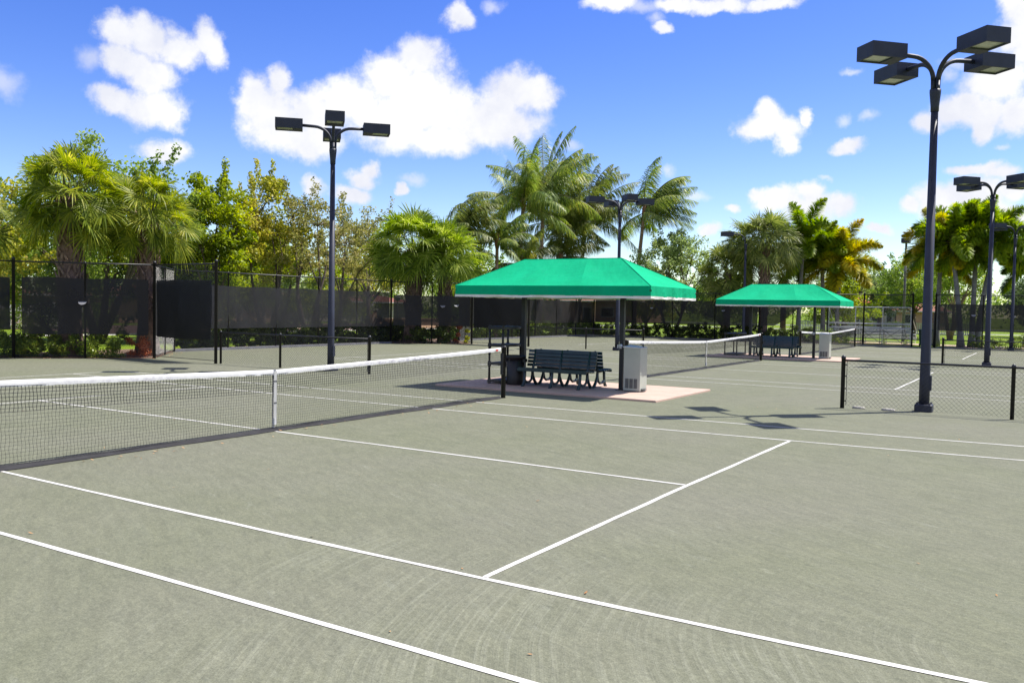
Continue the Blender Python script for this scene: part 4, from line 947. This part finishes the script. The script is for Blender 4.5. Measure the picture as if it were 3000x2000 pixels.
# ================================================================== BROADLEAF TREES
def leaf_cloud(C, rad, n, size, rg, flat=.75):
    """n rhombic leaves gathered round each centre, thinning outwards"""
    K = len(C); idx = np.repeat(np.arange(K), n)
    off = rg.normal(0, 1, (K * n, 3)); off /= np.linalg.norm(off, axis=1)[:, None]
    off *= (rg.random(K * n) ** .5)[:, None]
    off *= np.array([1, 1, flat]); P = C[idx] + off * np.repeat(rad, n)[:, None]
    a = rg.normal(0, 1, (K * n, 3)); a[:, 2] -= .3; a /= np.linalg.norm(a, axis=1)[:, None]
    b = np.cross(a, rg.normal(0, 1, (K * n, 3))); b /= np.linalg.norm(b, axis=1)[:, None]
    s = (size * rg.uniform(.6, 1.25, K * n))[:, None]
    return np.stack([P - a*s*.5, P + b*s*.3 + a*s*.05, P + a*s*.5, P - b*s*.3 + a*s*.05], 1)
def tree(x, y, h, rx, label, seed, mat, base=.28, clumps=60, per=120, size=.15, cr=.62, trunks=1, tr=.16, bark='bark', shape=1.0, group='broadleaf trees beyond the fences', lean=(0, 0), sprays=14, name='broadleaf_tree'):
    per = int(per * 1.75); size *= 1.08; rg = np.random.default_rng(seed); r = random.Random(seed); t = empty(name, (x, y, -.03), label, 'tree', group)
    zb = h * base; zc = (zb + h) / 2; rz = (h - zb) / 2
    C = []
    for i in range(clumps):
        d = rg.normal(0, 1, 3); d /= np.linalg.norm(d); q = rg.random() ** .42
        z = zc + d[2] * rz * q * .92; w = 1 - .45 * shape * max(0, (z - zc) / rz)
        C.append((x + lean[0] * z / h + d[0] * rx * q * w, y + lean[1] * z / h + d[1] * rx * q * w, z))
    C = np.array(C); rad = cr * rg.uniform(.55, 1.25, clumps)
    # thin upright sprays that break the outline
    S = []
    for i in range(sprays):
        c = C[rg.integers(clumps)]; d = unit(c - V(x, y, zc - rz * .5)) + UP * .5
        for k in range(4): S.append(c + unit(d) * (rad.mean() * (.8 + .42 * k)))
    m = MB(); tops = []
    for k in range(trunks):
        a = 2 * math.pi * k / trunks + r.random(); p0 = V(x + .1 * k * math.cos(a), y + .1 * k * math.sin(a), -.05)
        fork = V(x + lean[0] * .3 + (rx * .25 * math.cos(a) if trunks > 1 else 0), y + lean[1] * .3 + (rx * .25 * math.sin(a) if trunks > 1 else 0), zb * r.uniform(.75, 1.0))
        m.tube([p0, p0 + (fork - p0) * .5 + V(r.uniform(-.08, .08), r.uniform(-.08, .08), 0), fork], [tr * 1.25, tr, tr * .85], 8); tops.append(fork)
    # limbs: two-stage, each clump is reached by a twig
    nl = max(5, clumps // 7); heads = C[rg.choice(clumps, nl, replace=False)]; joints = []
    for hd in heads:
        f = min(tops, key=lambda q: np.linalg.norm((q - hd)[:2])); mid = f + (hd - f) * .5 + V(r.uniform(-.3, .3), r.uniform(-.3, .3), r.uniform(.0, .5))
        m.tube([f, (f + mid) / 2 + V(r.uniform(-.12, .12), r.uniform(-.12, .12), .05), mid, hd], [tr * .62, tr * .45, tr * .32, tr * .1], 6, False); joints += [(f+mid)/2, mid, (mid + hd) / 2]
    J = np.array(joints)
    for c in C:
        j = J[np.argmin(np.linalg.norm(J - c, axis=1))]
        m.tube([j, (j + c) / 2 + V(r.uniform(-.15, .15), r.uniform(-.15, .15), .1), c], [tr * .2, tr * .13, tr * .05], 4, False)
    m.build('trunk', M[bark], t, True)
    m = MB(); m.quads(leaf_cloud(C, rad, per, size, rg))
    if sprays: m.quads(leaf_cloud(np.array(S), np.full(len(S), cr * .32), max(6, per // 8), size, rg, 1.2))
    m.build('crown', M[mat], t)
    return t

sabal(-18.5, 8.2, 5.35, 1.85, 'largest fan palm with thick boot-covered trunk behind the left windscreen, leftmost of the pair', 11, 'sabal', 54, .37, boot_from=.3, low=-42)
sabal(-17.35, 10.35, 4.9, 1.65, 'fan palm just right of the largest one, above the windscreen wing at left', 12, 'sabal', 48, .34, boot_from=.35, low=-42)
sabal(-22.5, 6.5, 4.9, 2.0, 'dark fan palm partly cut off by the left edge of the picture', 13, 'sabal_d', 34, .24, boots=False)
sabal(-18.8, 27.25, 4.8, 2.4, 'broad bright fan palm between the left light pole and the first canopy', 14, 'sabal_b', 58, .44, boot_from=.3)
sabal(-17.4, 28.1, 4.5, 2.1, 'fan palm with brown boots just left of the first canopy', 15, 'sabal_b', 50, .3, boot_from=.25)
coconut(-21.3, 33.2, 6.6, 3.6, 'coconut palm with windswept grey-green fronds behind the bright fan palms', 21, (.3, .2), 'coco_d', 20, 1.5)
coconut(-19.4, 36.2, 6.5, 2.6, 'small coconut palm low at the left of the coconut clump', 22, (0, 0), 'coco', 16, .4, .14)
coconut(-20.5, 40.5, 9.37, 4.13, 'tall coconut palm left of centre in the clump above the first canopy', 23, (.2, .2), 'coco', 26, .3)
coconut(-20.5, 43.4, 10.49, 4.48, 'tallest coconut palm, upright in the middle of the clump above the first canopy', 24, (.15, .1), 'coco', 26, .4)
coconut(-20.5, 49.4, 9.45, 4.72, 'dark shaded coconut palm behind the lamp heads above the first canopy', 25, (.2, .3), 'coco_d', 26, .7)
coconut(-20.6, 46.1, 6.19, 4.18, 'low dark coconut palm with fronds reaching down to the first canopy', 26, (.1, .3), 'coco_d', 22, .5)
coconut(-16.3, 49.9, 9.58, 4.39, 'coconut palm bent by the wind at the right end of the clump', 27, (.5, .35), 'coco', 22, 1.7)
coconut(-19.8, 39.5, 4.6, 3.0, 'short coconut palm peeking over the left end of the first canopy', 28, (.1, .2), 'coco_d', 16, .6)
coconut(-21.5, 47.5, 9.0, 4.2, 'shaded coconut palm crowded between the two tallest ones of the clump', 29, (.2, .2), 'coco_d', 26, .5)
sabal(-9.3, 49.7, 4.5, 2.3, 'fan palm with dull green crown left of the farther shelter', 31, 'sabal_d', 40, .24, boots=False)
sabal(-6.9, 49.9, 6.4, 2.5, 'tall grey-green fan palm with stout trunk directly above the farther canopy', 32, 'sabal_d', 44, .3)
sabal(-8.9, 53.2, 6.6, 2.3, 'fan palm behind the single lamp head, between two other fan palms', 33, 'sabal_d', 36, .22, boots=False)
sabal(-7.2, 56.2, 4.6, 2.2, 'lower dark fan palm half hidden behind the stout one above the farther canopy', 36, 'sabal_d', 34, .22, boots=False)
foxtail(-5.4, 53.2, 6.2, 3.2, 'bright green foxtail palm behind the farther canopy', 34, (.2, 0), 'fox', 14, 'foxtail palms behind the farther canopy')
foxtail(-3.9, 54.2, 5.3, 2.6, 'green foxtail palm with pale forked trunk behind the farther canopy', 37, (-.2, 0), 'fox', 12, 'foxtail palms behind the farther canopy')
foxtail(-3.1, 54.6, 4.9, 3.2, 'golden yellow palm drooping at the right of the palms behind the farther canopy', 35, (.1, 0), 'fox_y', 14, 'foxtail palms behind the farther canopy')
foxtail(5.0, 50.3, 6.0, 3.1, 'foxtail palm with yellow-green plumes just right of the nearest right light pole', 41, (-.75, .9), 'fox', 13)
foxtail(5.5, 51.2, 6.1, 3.1, 'middle foxtail palm of the three leaning trunks at the right', 42, (.0, .9), 'fox', 13)
foxtail(5.7, 51.6, 5.9, 3.1, 'foxtail palm leaning right beside the second right light pole', 43, (.75, .5), 'fox', 12)
foxtail(8.3, 55.0, 4.9, 2.4, 'dark foxtail palm at the right edge behind the most distant light pole', 44, (.1, 0), 'fox', 11)
foxtail(3.4, 52.6, 5.6, 3.2, 'golden palm hanging left of the nearest right light pole', 45, (.1, 0), 'fox_y', 12)

tree(-26.5, 14.5, 9.3, 4.6, 'large leafy tree behind the two left palms', 51, 'oak', .25, 100, 150, .16, .8, 3, .17)
tree(-27.0, 8.2, 8.4, 3.8, 'orange-tinged bushy tree behind the palms at far left', 52, 'olive', .2, 70, 130, .16, .75, 2, .15)
tree(-31, 4, 9.0, 4.2, 'green tree at the far left edge behind the fence', 58, 'oak', .15, 80, 130, .18, .85)
tree(-24.4, 19.0, 8.7, 2.2, 'bright yellow-green slender tree right of the left palms', 53, 'bright', .2, 62, 120, .16, .6, 1, .12)
tree(-26.5, 18.2, 6.6, 2.8, 'bright leafy tree low behind the fence right of the left palms', 59, 'bright', .15, 60, 130, .16, .7, 2, .12)
tree(-24.0, 22.0, 8.6, 2.3, 'olive-brown tree left of the left light pole', 54, 'olive', .28, 60, 110, .15, .58, 2, .12)
tree(-22.4, 23.4, 8.0, 2.5, 'sparse airy tree with visible dark branches at the left light pole', 55, 'airy', .32, 46, 62, .13, .55, 2, .12, sprays=22)
tree(-29, 27, 6.2, 3.0, 'green tree low behind the airy tree', 56, 'bright', .18, 56, 120, .17, .75, 2, .12)
tree(-25, 28.5, 7.6, 2.4, 'thin olive tree right of the left light pole', 57, 'airy', .28, 44, 60, .14, .6, 1, .1, sprays=18)
tree(-29, 35.5, 8.6, 3.2, 'pinkish thin tree behind the bright fan palms', 60, 'airy', .3, 48, 60, .15, .7, 1, .12, sprays=18)
tree(-34, 31, 6.0, 3.4, 'pale green tree far behind the centre fence', 61, 'pale', .2, 54, 100, .18, .8)
tree(-13.6, 50.5, 8.2, 3.0, 'pale green tree right of the coconut palms', 62, 'pale', .22, 72, 110, .16, .7, 2, .12)
tree(-17.5, 55, 5.2, 3.4, 'olive tree low between the canopies', 63, 'olive', .2, 54, 110, .17, .8)
tree(-13, 60, 5.0, 3.8, 'bushy green tree behind the end fence between the canopies', 64, 'oak', .15, 60, 120, .19, .9)
tree(-7.0, 77, 8.2, 3.4, 'thin pale tree rising behind the golden palm', 65, 'pale', .3, 50, 70, .19, .8, 1, .13, sprays=16)
tree(-5.0, 84, 6.1, 3.4, 'dark round oak behind the bleachers', 66, 'dark_oak', .3, 80, 130, .2, .9, 1, .22)
tree(-.9, 76, 7.2, 3.2, 'green oak left of the nearest right light pole', 67, 'oak', .3, 72, 110, .19, .85, 1, .16)
tree(2.6, 70, 7.2, 3.4, 'spreading tree with tan limbs seen between the foxtail trunks', 68, 'oak', .38, 60, 90, .18, .8, 3, .14, 'bark_pale')
tree(8.6, 86, 6.2, 3.6, 'dark bluish tree at right behind the second right light pole', 69, 'dark_oak', .15, 70, 130, .2, .95, group='far trees at the right')
tree(13.5, 92, 6.4, 4.2, 'far green tree at the right edge', 70, 'pale', .2, 60, 100, .22, 1.0, group='far trees at the right')
tree(-3.2, 57, 4.4, 2.4, 'low lime bush-like tree under the golden palm', 71, 'bright', .1, 48, 110, .16, .7)
tree(-40, 48, 7.5, 4.0, 'tree beyond the driveway behind the centre palms', 72, 'olive', .25, 60, 90, .2, .9)
tree(-46, 20, 8, 4.2, 'tree beyond the white fence at left', 73, 'oak', .22, 60, 100, .22, 1.0)
tree(-30, 50, 6.5, 3.4, 'green tree behind the coconut palms', 74, 'oak', .2, 56, 100, .19, .85)
tree(-24, 47, 4.6, 2.6, 'low yellow-green tree behind the coconut palms near the fence', 75, 'bright', .12, 46, 110, .17, .75)
tree(-42, 36, 6.5, 3.8, 'low green tree beyond the driveway', 76, 'oak', .2, 56, 90, .2, .95)
for k, (x, y, hh, rr_, mt, lb) in enumerate((
  (-30, 9.5, 4.6, 2.8, 'bright', 'low yellow-green bushy tree filling the gap behind the left fan palm trunks'), (-31, 15.5, 4.8, 2.8, 'oak', 'low leafy tree behind the second left fan palm trunk'),
  (-29, 21.8, 4.6, 2.6, 'bright', 'low yellow-green bushy tree behind the windscreen left of the left light pole'), (-33, 25.5, 4.8, 3.0, 'olive', 'low olive bushy tree behind the left light pole'),
  (-34, 37, 4.6, 3.0, 'bright', 'low bushy tree behind the trunks of the centre fan palms'), (-27, 43.5, 4.4, 2.8, 'oak', 'low bushy tree behind the coconut palm trunks'),
  (-33, 3, 5.0, 3.0, 'olive', 'low olive tree at the left edge behind the fence'))):
    tree(x, y, hh, rr_, lb, 120 + k, mt, .1, 54, 90, .17, .75, 2, .1)
# far tree belt
m = MB(); rg = np.random.default_rng(99); C = []; 
for i in range(520):
    f = i / 520; a = R(78 + 108 * f); d = rg.uniform(150, 175); C.append((d * math.cos(a), d * math.sin(a), rg.uniform(.5, 5.2) * (1 if rg.random() < .75 else 1.35)))
m.quads(leaf_cloud(np.array(C), rg.uniform(1.6, 3.2, 520), 90, .55, rg)); o = m.build('tree_line', M['oak']); o['kind'] = 'stuff'

# ================================================================== HEDGES AND SHRUBS
def hedge(pts, w, h, label, seed, mat='hedge', dens=900, name='hedge', size=.085, group='clipped hedges along the fences', cat='hedge'):
    rg = np.random.default_rng(seed); pts = [V(*p, 0) for p in pts]; t = empty(name, (pts[0][0], pts[0][1], 0), label, cat, group)
    m = MB(); tw = MB()
    for a, b in zip(pts[:-1], pts[1:]):
        D = b - a; Ln = np.linalg.norm(D); d = D / max(Ln, 1e-6); nn = V(-d[1], d[0], 0)
        K = max(3, int(Ln * w * h * 42)); s = rg.random(K) * Ln; q = rg.uniform(-.5, .5, K) * w; z = rg.random(K) * h * (.88 + .1 * np.sin(s * 2.1 + seed) + .07 * np.sin(s * 5.3))
        C = a + np.outer(s, d) + np.outer(q, nn); C[:, 2] = z
        m.quads(leaf_cloud(C, rg.uniform(.1, .24, K), max(8, int(dens * 3 * Ln * w * h / K)), size, rg, .9))
        for i in range(0, K, 3): tw.tube([V(C[i][0] * .9 + a[0]*.1, C[i][1] * .9 + a[1]*.1, 0) if Ln < 1 else V(C[i][0], C[i][1], 0), C[i]], [.012, .004], 3, False)
    m.build('foliage', M[mat], t)
    return t
hedge([(-19.4, 6.3), (-16.8, 9.0)], .8, .9, 'yellow-green hedge below the left windscreen', 81, dens=1500)
hedge([(-16.95, 9.2), (-16.35, 9.6)], .6, .8, 'reddish twiggy shrub at the right end of the left hedge', 82, 'hedge_red', 1100, 'shrub', .07, None, 'shrub')
hedge([(-19.4, 13.2), (-19.5, 25.0), (-20.3, 28.5)], .9, 1.15, 'long dark hedge behind the faded windscreen at the left light pole', 83, 'hedge_shade', 1500)
hedge([(-18.4, 26.2), (-16.7, 27.8)], .8, .95, 'glossy hedge under the bright fan palms', 84, 'hedge_shade', 1600)
hedge([(-16.7, 28.1), (-16.5, 28.3)], .5, 1.0, 'red-leaved shrub left of the first canopy', 85, 'hedge_red', 2200, 'shrub', .08, None, 'shrub')
hedge([(-16.2, 28.3), (-16.05, 28.4)], .5, .85, 'small yellow shrub beside the red-leaved one', 86, 'hedge_yellow', 2200, 'shrub', .08, None, 'shrub')
hedge([(-19.4, 32.0), (-19.4, 50.2)], .9, 1.05, 'green hedge seen under the first canopy along the fence', 87, 'hedge', 1000)
hedge([(-20.4, 49.1), (-3.4, 49.0)], 1.0, 1.05, 'dark hedge behind the end fence left of the farther shelter', 88, 'hedge_shade', 1100)
hedge([(-3.0, 49.3), (-1.2, 49.3)], .9, .8, 'short green hedge between the farther cooler and the benches', 89, dens=700)
hedge([(5.6, 49.2), (16, 49.2)], .8, .8, 'hedge along the end fence at the right edge', 90, dens=700)
hedge([(-46.5, 12.5), (-44.5, 27.5)], 1.2, 1.3, 'dark hedge before the white fence at far left', 91, dens=250, size=.12)
hedge([(-9, 90), (-3, 91)], 1.3, 1.2, 'green shrubs on the lawn beyond the palms of the farther canopy', 92, dens=250, size=.14, name='shrub', group=None, cat='shrub')
# dry leaves blown on the court
rg = np.random.default_rng(5); m = MB(); rr = random.Random(9); Q = []
def dry(x, y, s):
    a = rr.uniform(0, 6.28); d = V(math.cos(a), math.sin(a), 0); n = V(-d[1], d[0], 0); c = V(x, y, .006); l = UP * rr.uniform(.2, .7) * s
    Q.append((c - d*s, c + n*s*.45 + l*.4, c + d*s + l, c - n*s*.45 + l*.5))
for i in range(70): dry(-.06 + rr.choice([.07, .1, .14, .2, -.2, -.5]) + rr.uniform(-.05, .25), rr.uniform(-6, 6), rr.uniform(.016, .036))
for i in range(230): dry(rr.uniform(-14, 11), rr.uniform(-8, 30), rr.uniform(.011, .024))
for i in range(260):
    k = rr.random(); A_, B_ = ((A0, A1), (A1, A2), (B0, B1), (B1, B2))[i % 4]; dry(A_[0] + (B_[0]-A_[0])*k + rr.uniform(-.25, .5), A_[1] + (B_[1]-A_[1])*k + rr.uniform(-.3, .3), rr.uniform(.02, .05))
m.quads(np.array(Q)); o = m.build('leaf_litter', M['litter']); o['kind'] = 'stuff'

# ================================================================== SKY, SUN, CAMERA
SUN_AZ = math.atan2(.78, .626); SUN_EL = R(58)
w = bpy.data.worlds.new('World'); scene.world = w; w.use_nodes = True; nt = w.node_tree; bg = nt.nodes['Background']
sky = N(nt, 'ShaderNodeTexSky'); sky.sky_type = 'NISHITA'; sky.sun_disc = False; sky.sun_elevation = SUN_EL; sky.sun_rotation = math.pi / 2 - SUN_AZ
sky.air_density = 1.0; sky.dust_density = .35; sky.ozone_density = 3.0; sky.altitude = 0
hs = N(nt, 'ShaderNodeHueSaturation'); hs.inputs['Saturation'].default_value = SKY_SAT; hs.inputs['Value'].default_value = SKY_VAL; hs.inputs['Hue'].default_value = SKY_HUE
L(nt, sky.outputs[0], hs.inputs['Color'])
tc = N(nt, 'ShaderNodeTexCoord'); D = tc.outputs['Generated']
nv = N(nt, 'ShaderNodeTexNoise'); nv.inputs['Scale'].default_value = 15; nv.inputs['Detail'].default_value = 8; nv.inputs['Roughness'].default_value = .62; L(nt, D, nv.inputs['Vector'])
sx = N(nt, 'ShaderNodeSeparateXYZ'); L(nt, D, sx.inputs[0])
az = N(nt, 'ShaderNodeMath', op='ARCTAN2'); L(nt, sx.outputs[1], az.inputs[0]); L(nt, sx.outputs[0], az.inputs[1])
el = N(nt, 'ShaderNodeMath', op='ARCSINE'); L(nt, sx.outputs[2], el.inputs[0])
cv = N(nt, 'ShaderNodeCombineXYZ'); L(nt, az.outputs[0], cv.inputs[0]); L(nt, el.outputs[0], cv.inputs[1])
wv = N(nt, 'ShaderNodeVectorMath', op='MULTIPLY_ADD'); L(nt, nv.outputs['Color'], wv.inputs[0]); wv.inputs[1].default_value = (.045, .04, 0); wv.inputs[2].default_value = (-.0225, -.02, 0)
wp = N(nt, 'ShaderNodeVectorMath', op='ADD'); L(nt, wv.outputs[0], wp.inputs[0]); L(nt, cv.outputs[0], wp.inputs[1])
flat = N(nt, 'ShaderNodeVectorMath', op='MULTIPLY'); L(nt, wp.outputs[0], flat.inputs[0]); flat.inputs[1].default_value = (1, 1, 0)
def field(blobs, k):
    prev = None
    for a, e, ra, re in blobs:
        v = N(nt, 'ShaderNodeVectorMath', op='MULTIPLY_ADD'); L(nt, flat.outputs[0], v.inputs[0]); v.inputs[1].default_value = (1/ra, 1/re, 0); v.inputs[2].default_value = (-a/ra, -e/re, 0)
        ln = N(nt, 'ShaderNodeVectorMath', op='LENGTH'); L(nt, v.outputs[0], ln.inputs[0])
        if prev is None: prev = ln.outputs['Value']; continue
        s = N(nt, 'ShaderNodeMath', op='SMOOTH_MIN'); L(nt, prev, s.inputs[0]); L(nt, ln.outputs['Value'], s.inputs[1]); s.inputs[2].default_value = k; prev = s.outputs[0]
    return prev
n2 = N(nt, 'ShaderNodeTexNoise'); n2.inputs['Scale'].default_value = 42; n2.inputs['Detail'].default_value = 7; n2.inputs['Roughness'].default_value = .65; L(nt, D, n2.inputs['Vector'])
def cover(f, lo, hi, amp):
    a = N(nt, 'ShaderNodeMath', op='MULTIPLY_ADD'); L(nt, n2.outputs['Fac'], a.inputs[0]); a.inputs[1].default_value = amp
    L(nt, f, a.inputs[2])
    mr = N(nt, 'ShaderNodeMapRange'); mr.interpolation_type = 'SMOOTHSTEP'; L(nt, a.outputs[0], mr.inputs[0]); mr.inputs[1].default_value = hi; mr.inputs[2].default_value = lo; mr.inputs[3].default_value = 0; mr.inputs[4].default_value = 1
    return mr.outputs[0]
F1 = field(CLOUDS, .22); c1 = cover(F1, 1.16, 1.95, 1.2)
c2 = cover(field(WISPS, .15), .55, 1.6, 1.0)
c2h = N(nt, 'ShaderNodeMath', op='MULTIPLY'); L(nt, c2, c2h.inputs[0]); c2h.inputs[1].default_value = .55
mxc = N(nt, 'ShaderNodeMath', op='MAXIMUM'); L(nt, c1, mxc.inputs[0]); L(nt, c2h.outputs[0], mxc.inputs[1])
# unseen broken cloud added over the rest of the dome for white fill light
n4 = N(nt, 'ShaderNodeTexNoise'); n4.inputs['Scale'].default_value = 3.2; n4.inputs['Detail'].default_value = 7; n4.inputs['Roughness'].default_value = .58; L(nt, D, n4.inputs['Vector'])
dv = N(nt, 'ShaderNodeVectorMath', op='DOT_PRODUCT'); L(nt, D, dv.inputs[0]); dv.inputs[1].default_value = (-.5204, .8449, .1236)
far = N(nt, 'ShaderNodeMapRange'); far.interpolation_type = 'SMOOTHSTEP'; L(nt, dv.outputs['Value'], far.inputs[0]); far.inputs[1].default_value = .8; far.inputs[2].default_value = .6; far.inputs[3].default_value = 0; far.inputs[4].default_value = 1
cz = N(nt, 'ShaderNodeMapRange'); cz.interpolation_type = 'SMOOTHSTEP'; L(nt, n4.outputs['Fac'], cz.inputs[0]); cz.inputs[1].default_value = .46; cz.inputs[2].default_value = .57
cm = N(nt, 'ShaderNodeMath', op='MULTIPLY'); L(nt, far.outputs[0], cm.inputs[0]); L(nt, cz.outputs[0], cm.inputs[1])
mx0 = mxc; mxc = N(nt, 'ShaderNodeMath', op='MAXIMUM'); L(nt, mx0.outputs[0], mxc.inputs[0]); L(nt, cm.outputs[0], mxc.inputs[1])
n3 = N(nt, 'ShaderNodeTexNoise'); n3.inputs['Scale'].default_value = 9; n3.inputs['Detail'].default_value = 5; L(nt, D, n3.inputs['Vector'])
sh_ = N(nt, 'ShaderNodeMath', op='MULTIPLY_ADD'); L(nt, n2.outputs['Fac'], sh_.inputs[0]); sh_.inputs[1].default_value = .35; L(nt, n3.outputs['Fac'], sh_.inputs[2])
cc = ramp(nt, sh_.outputs[0], [(.55, tuple(CLOUD_B * q for q in (1.0, 1.0, 1.0))), (.8, tuple(CLOUD_B * q for q in (.8, .82, .91)))])
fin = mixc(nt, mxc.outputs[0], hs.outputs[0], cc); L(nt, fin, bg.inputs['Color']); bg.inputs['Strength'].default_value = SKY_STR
sd = bpy.data.lights.new('sun', 'SUN'); sd.energy = 4.7; sd.angle = R(.53); sd.color = (1, .955, .88)
so = bpy.data.objects.new('sun', sd); col.objects.link(so)
so.rotation_euler = Vector((math.cos(SUN_EL)*math.cos(SUN_AZ), math.cos(SUN_EL)*math.sin(SUN_AZ), math.sin(SUN_EL))).to_track_quat('Z', 'Y').to_euler()
cd = bpy.data.cameras.new('camera'); co_ = bpy.data.objects.new('camera', cd); col.objects.link(co_)
f = Vector((-.52399899, .85084962, -.03847069)); r_ = Vector((.85096541, .5249006, .01836366)); u_ = Vector((-.035818, .02311469, .99909098))
co_.matrix_world = Matrix(((r_.x, u_.x, -f.x, 9.82708), (r_.y, u_.y, -f.y, -9.31743), (r_.z, u_.z, -f.z, 1.91302), (0, 0, 0, 1)))
cd.sensor_width = 36; cd.lens = 2581.99 / 3000 * 36; cd.clip_end = 4000; cd.clip_start = .05
scene.camera = co_
vs_ = scene.view_settings; vs_.view_transform = 'Standard'; vs_.look = 'None'; vs_.exposure = EXPOSURE; vs_.gamma = 1; vs_.use_curve_mapping = False
scene.cycles.max_bounces = 8; scene.cycles.transparent_max_bounces = 16; scene.cycles.caustics_reflective = False; scene.cycles.caustics_refractive = False
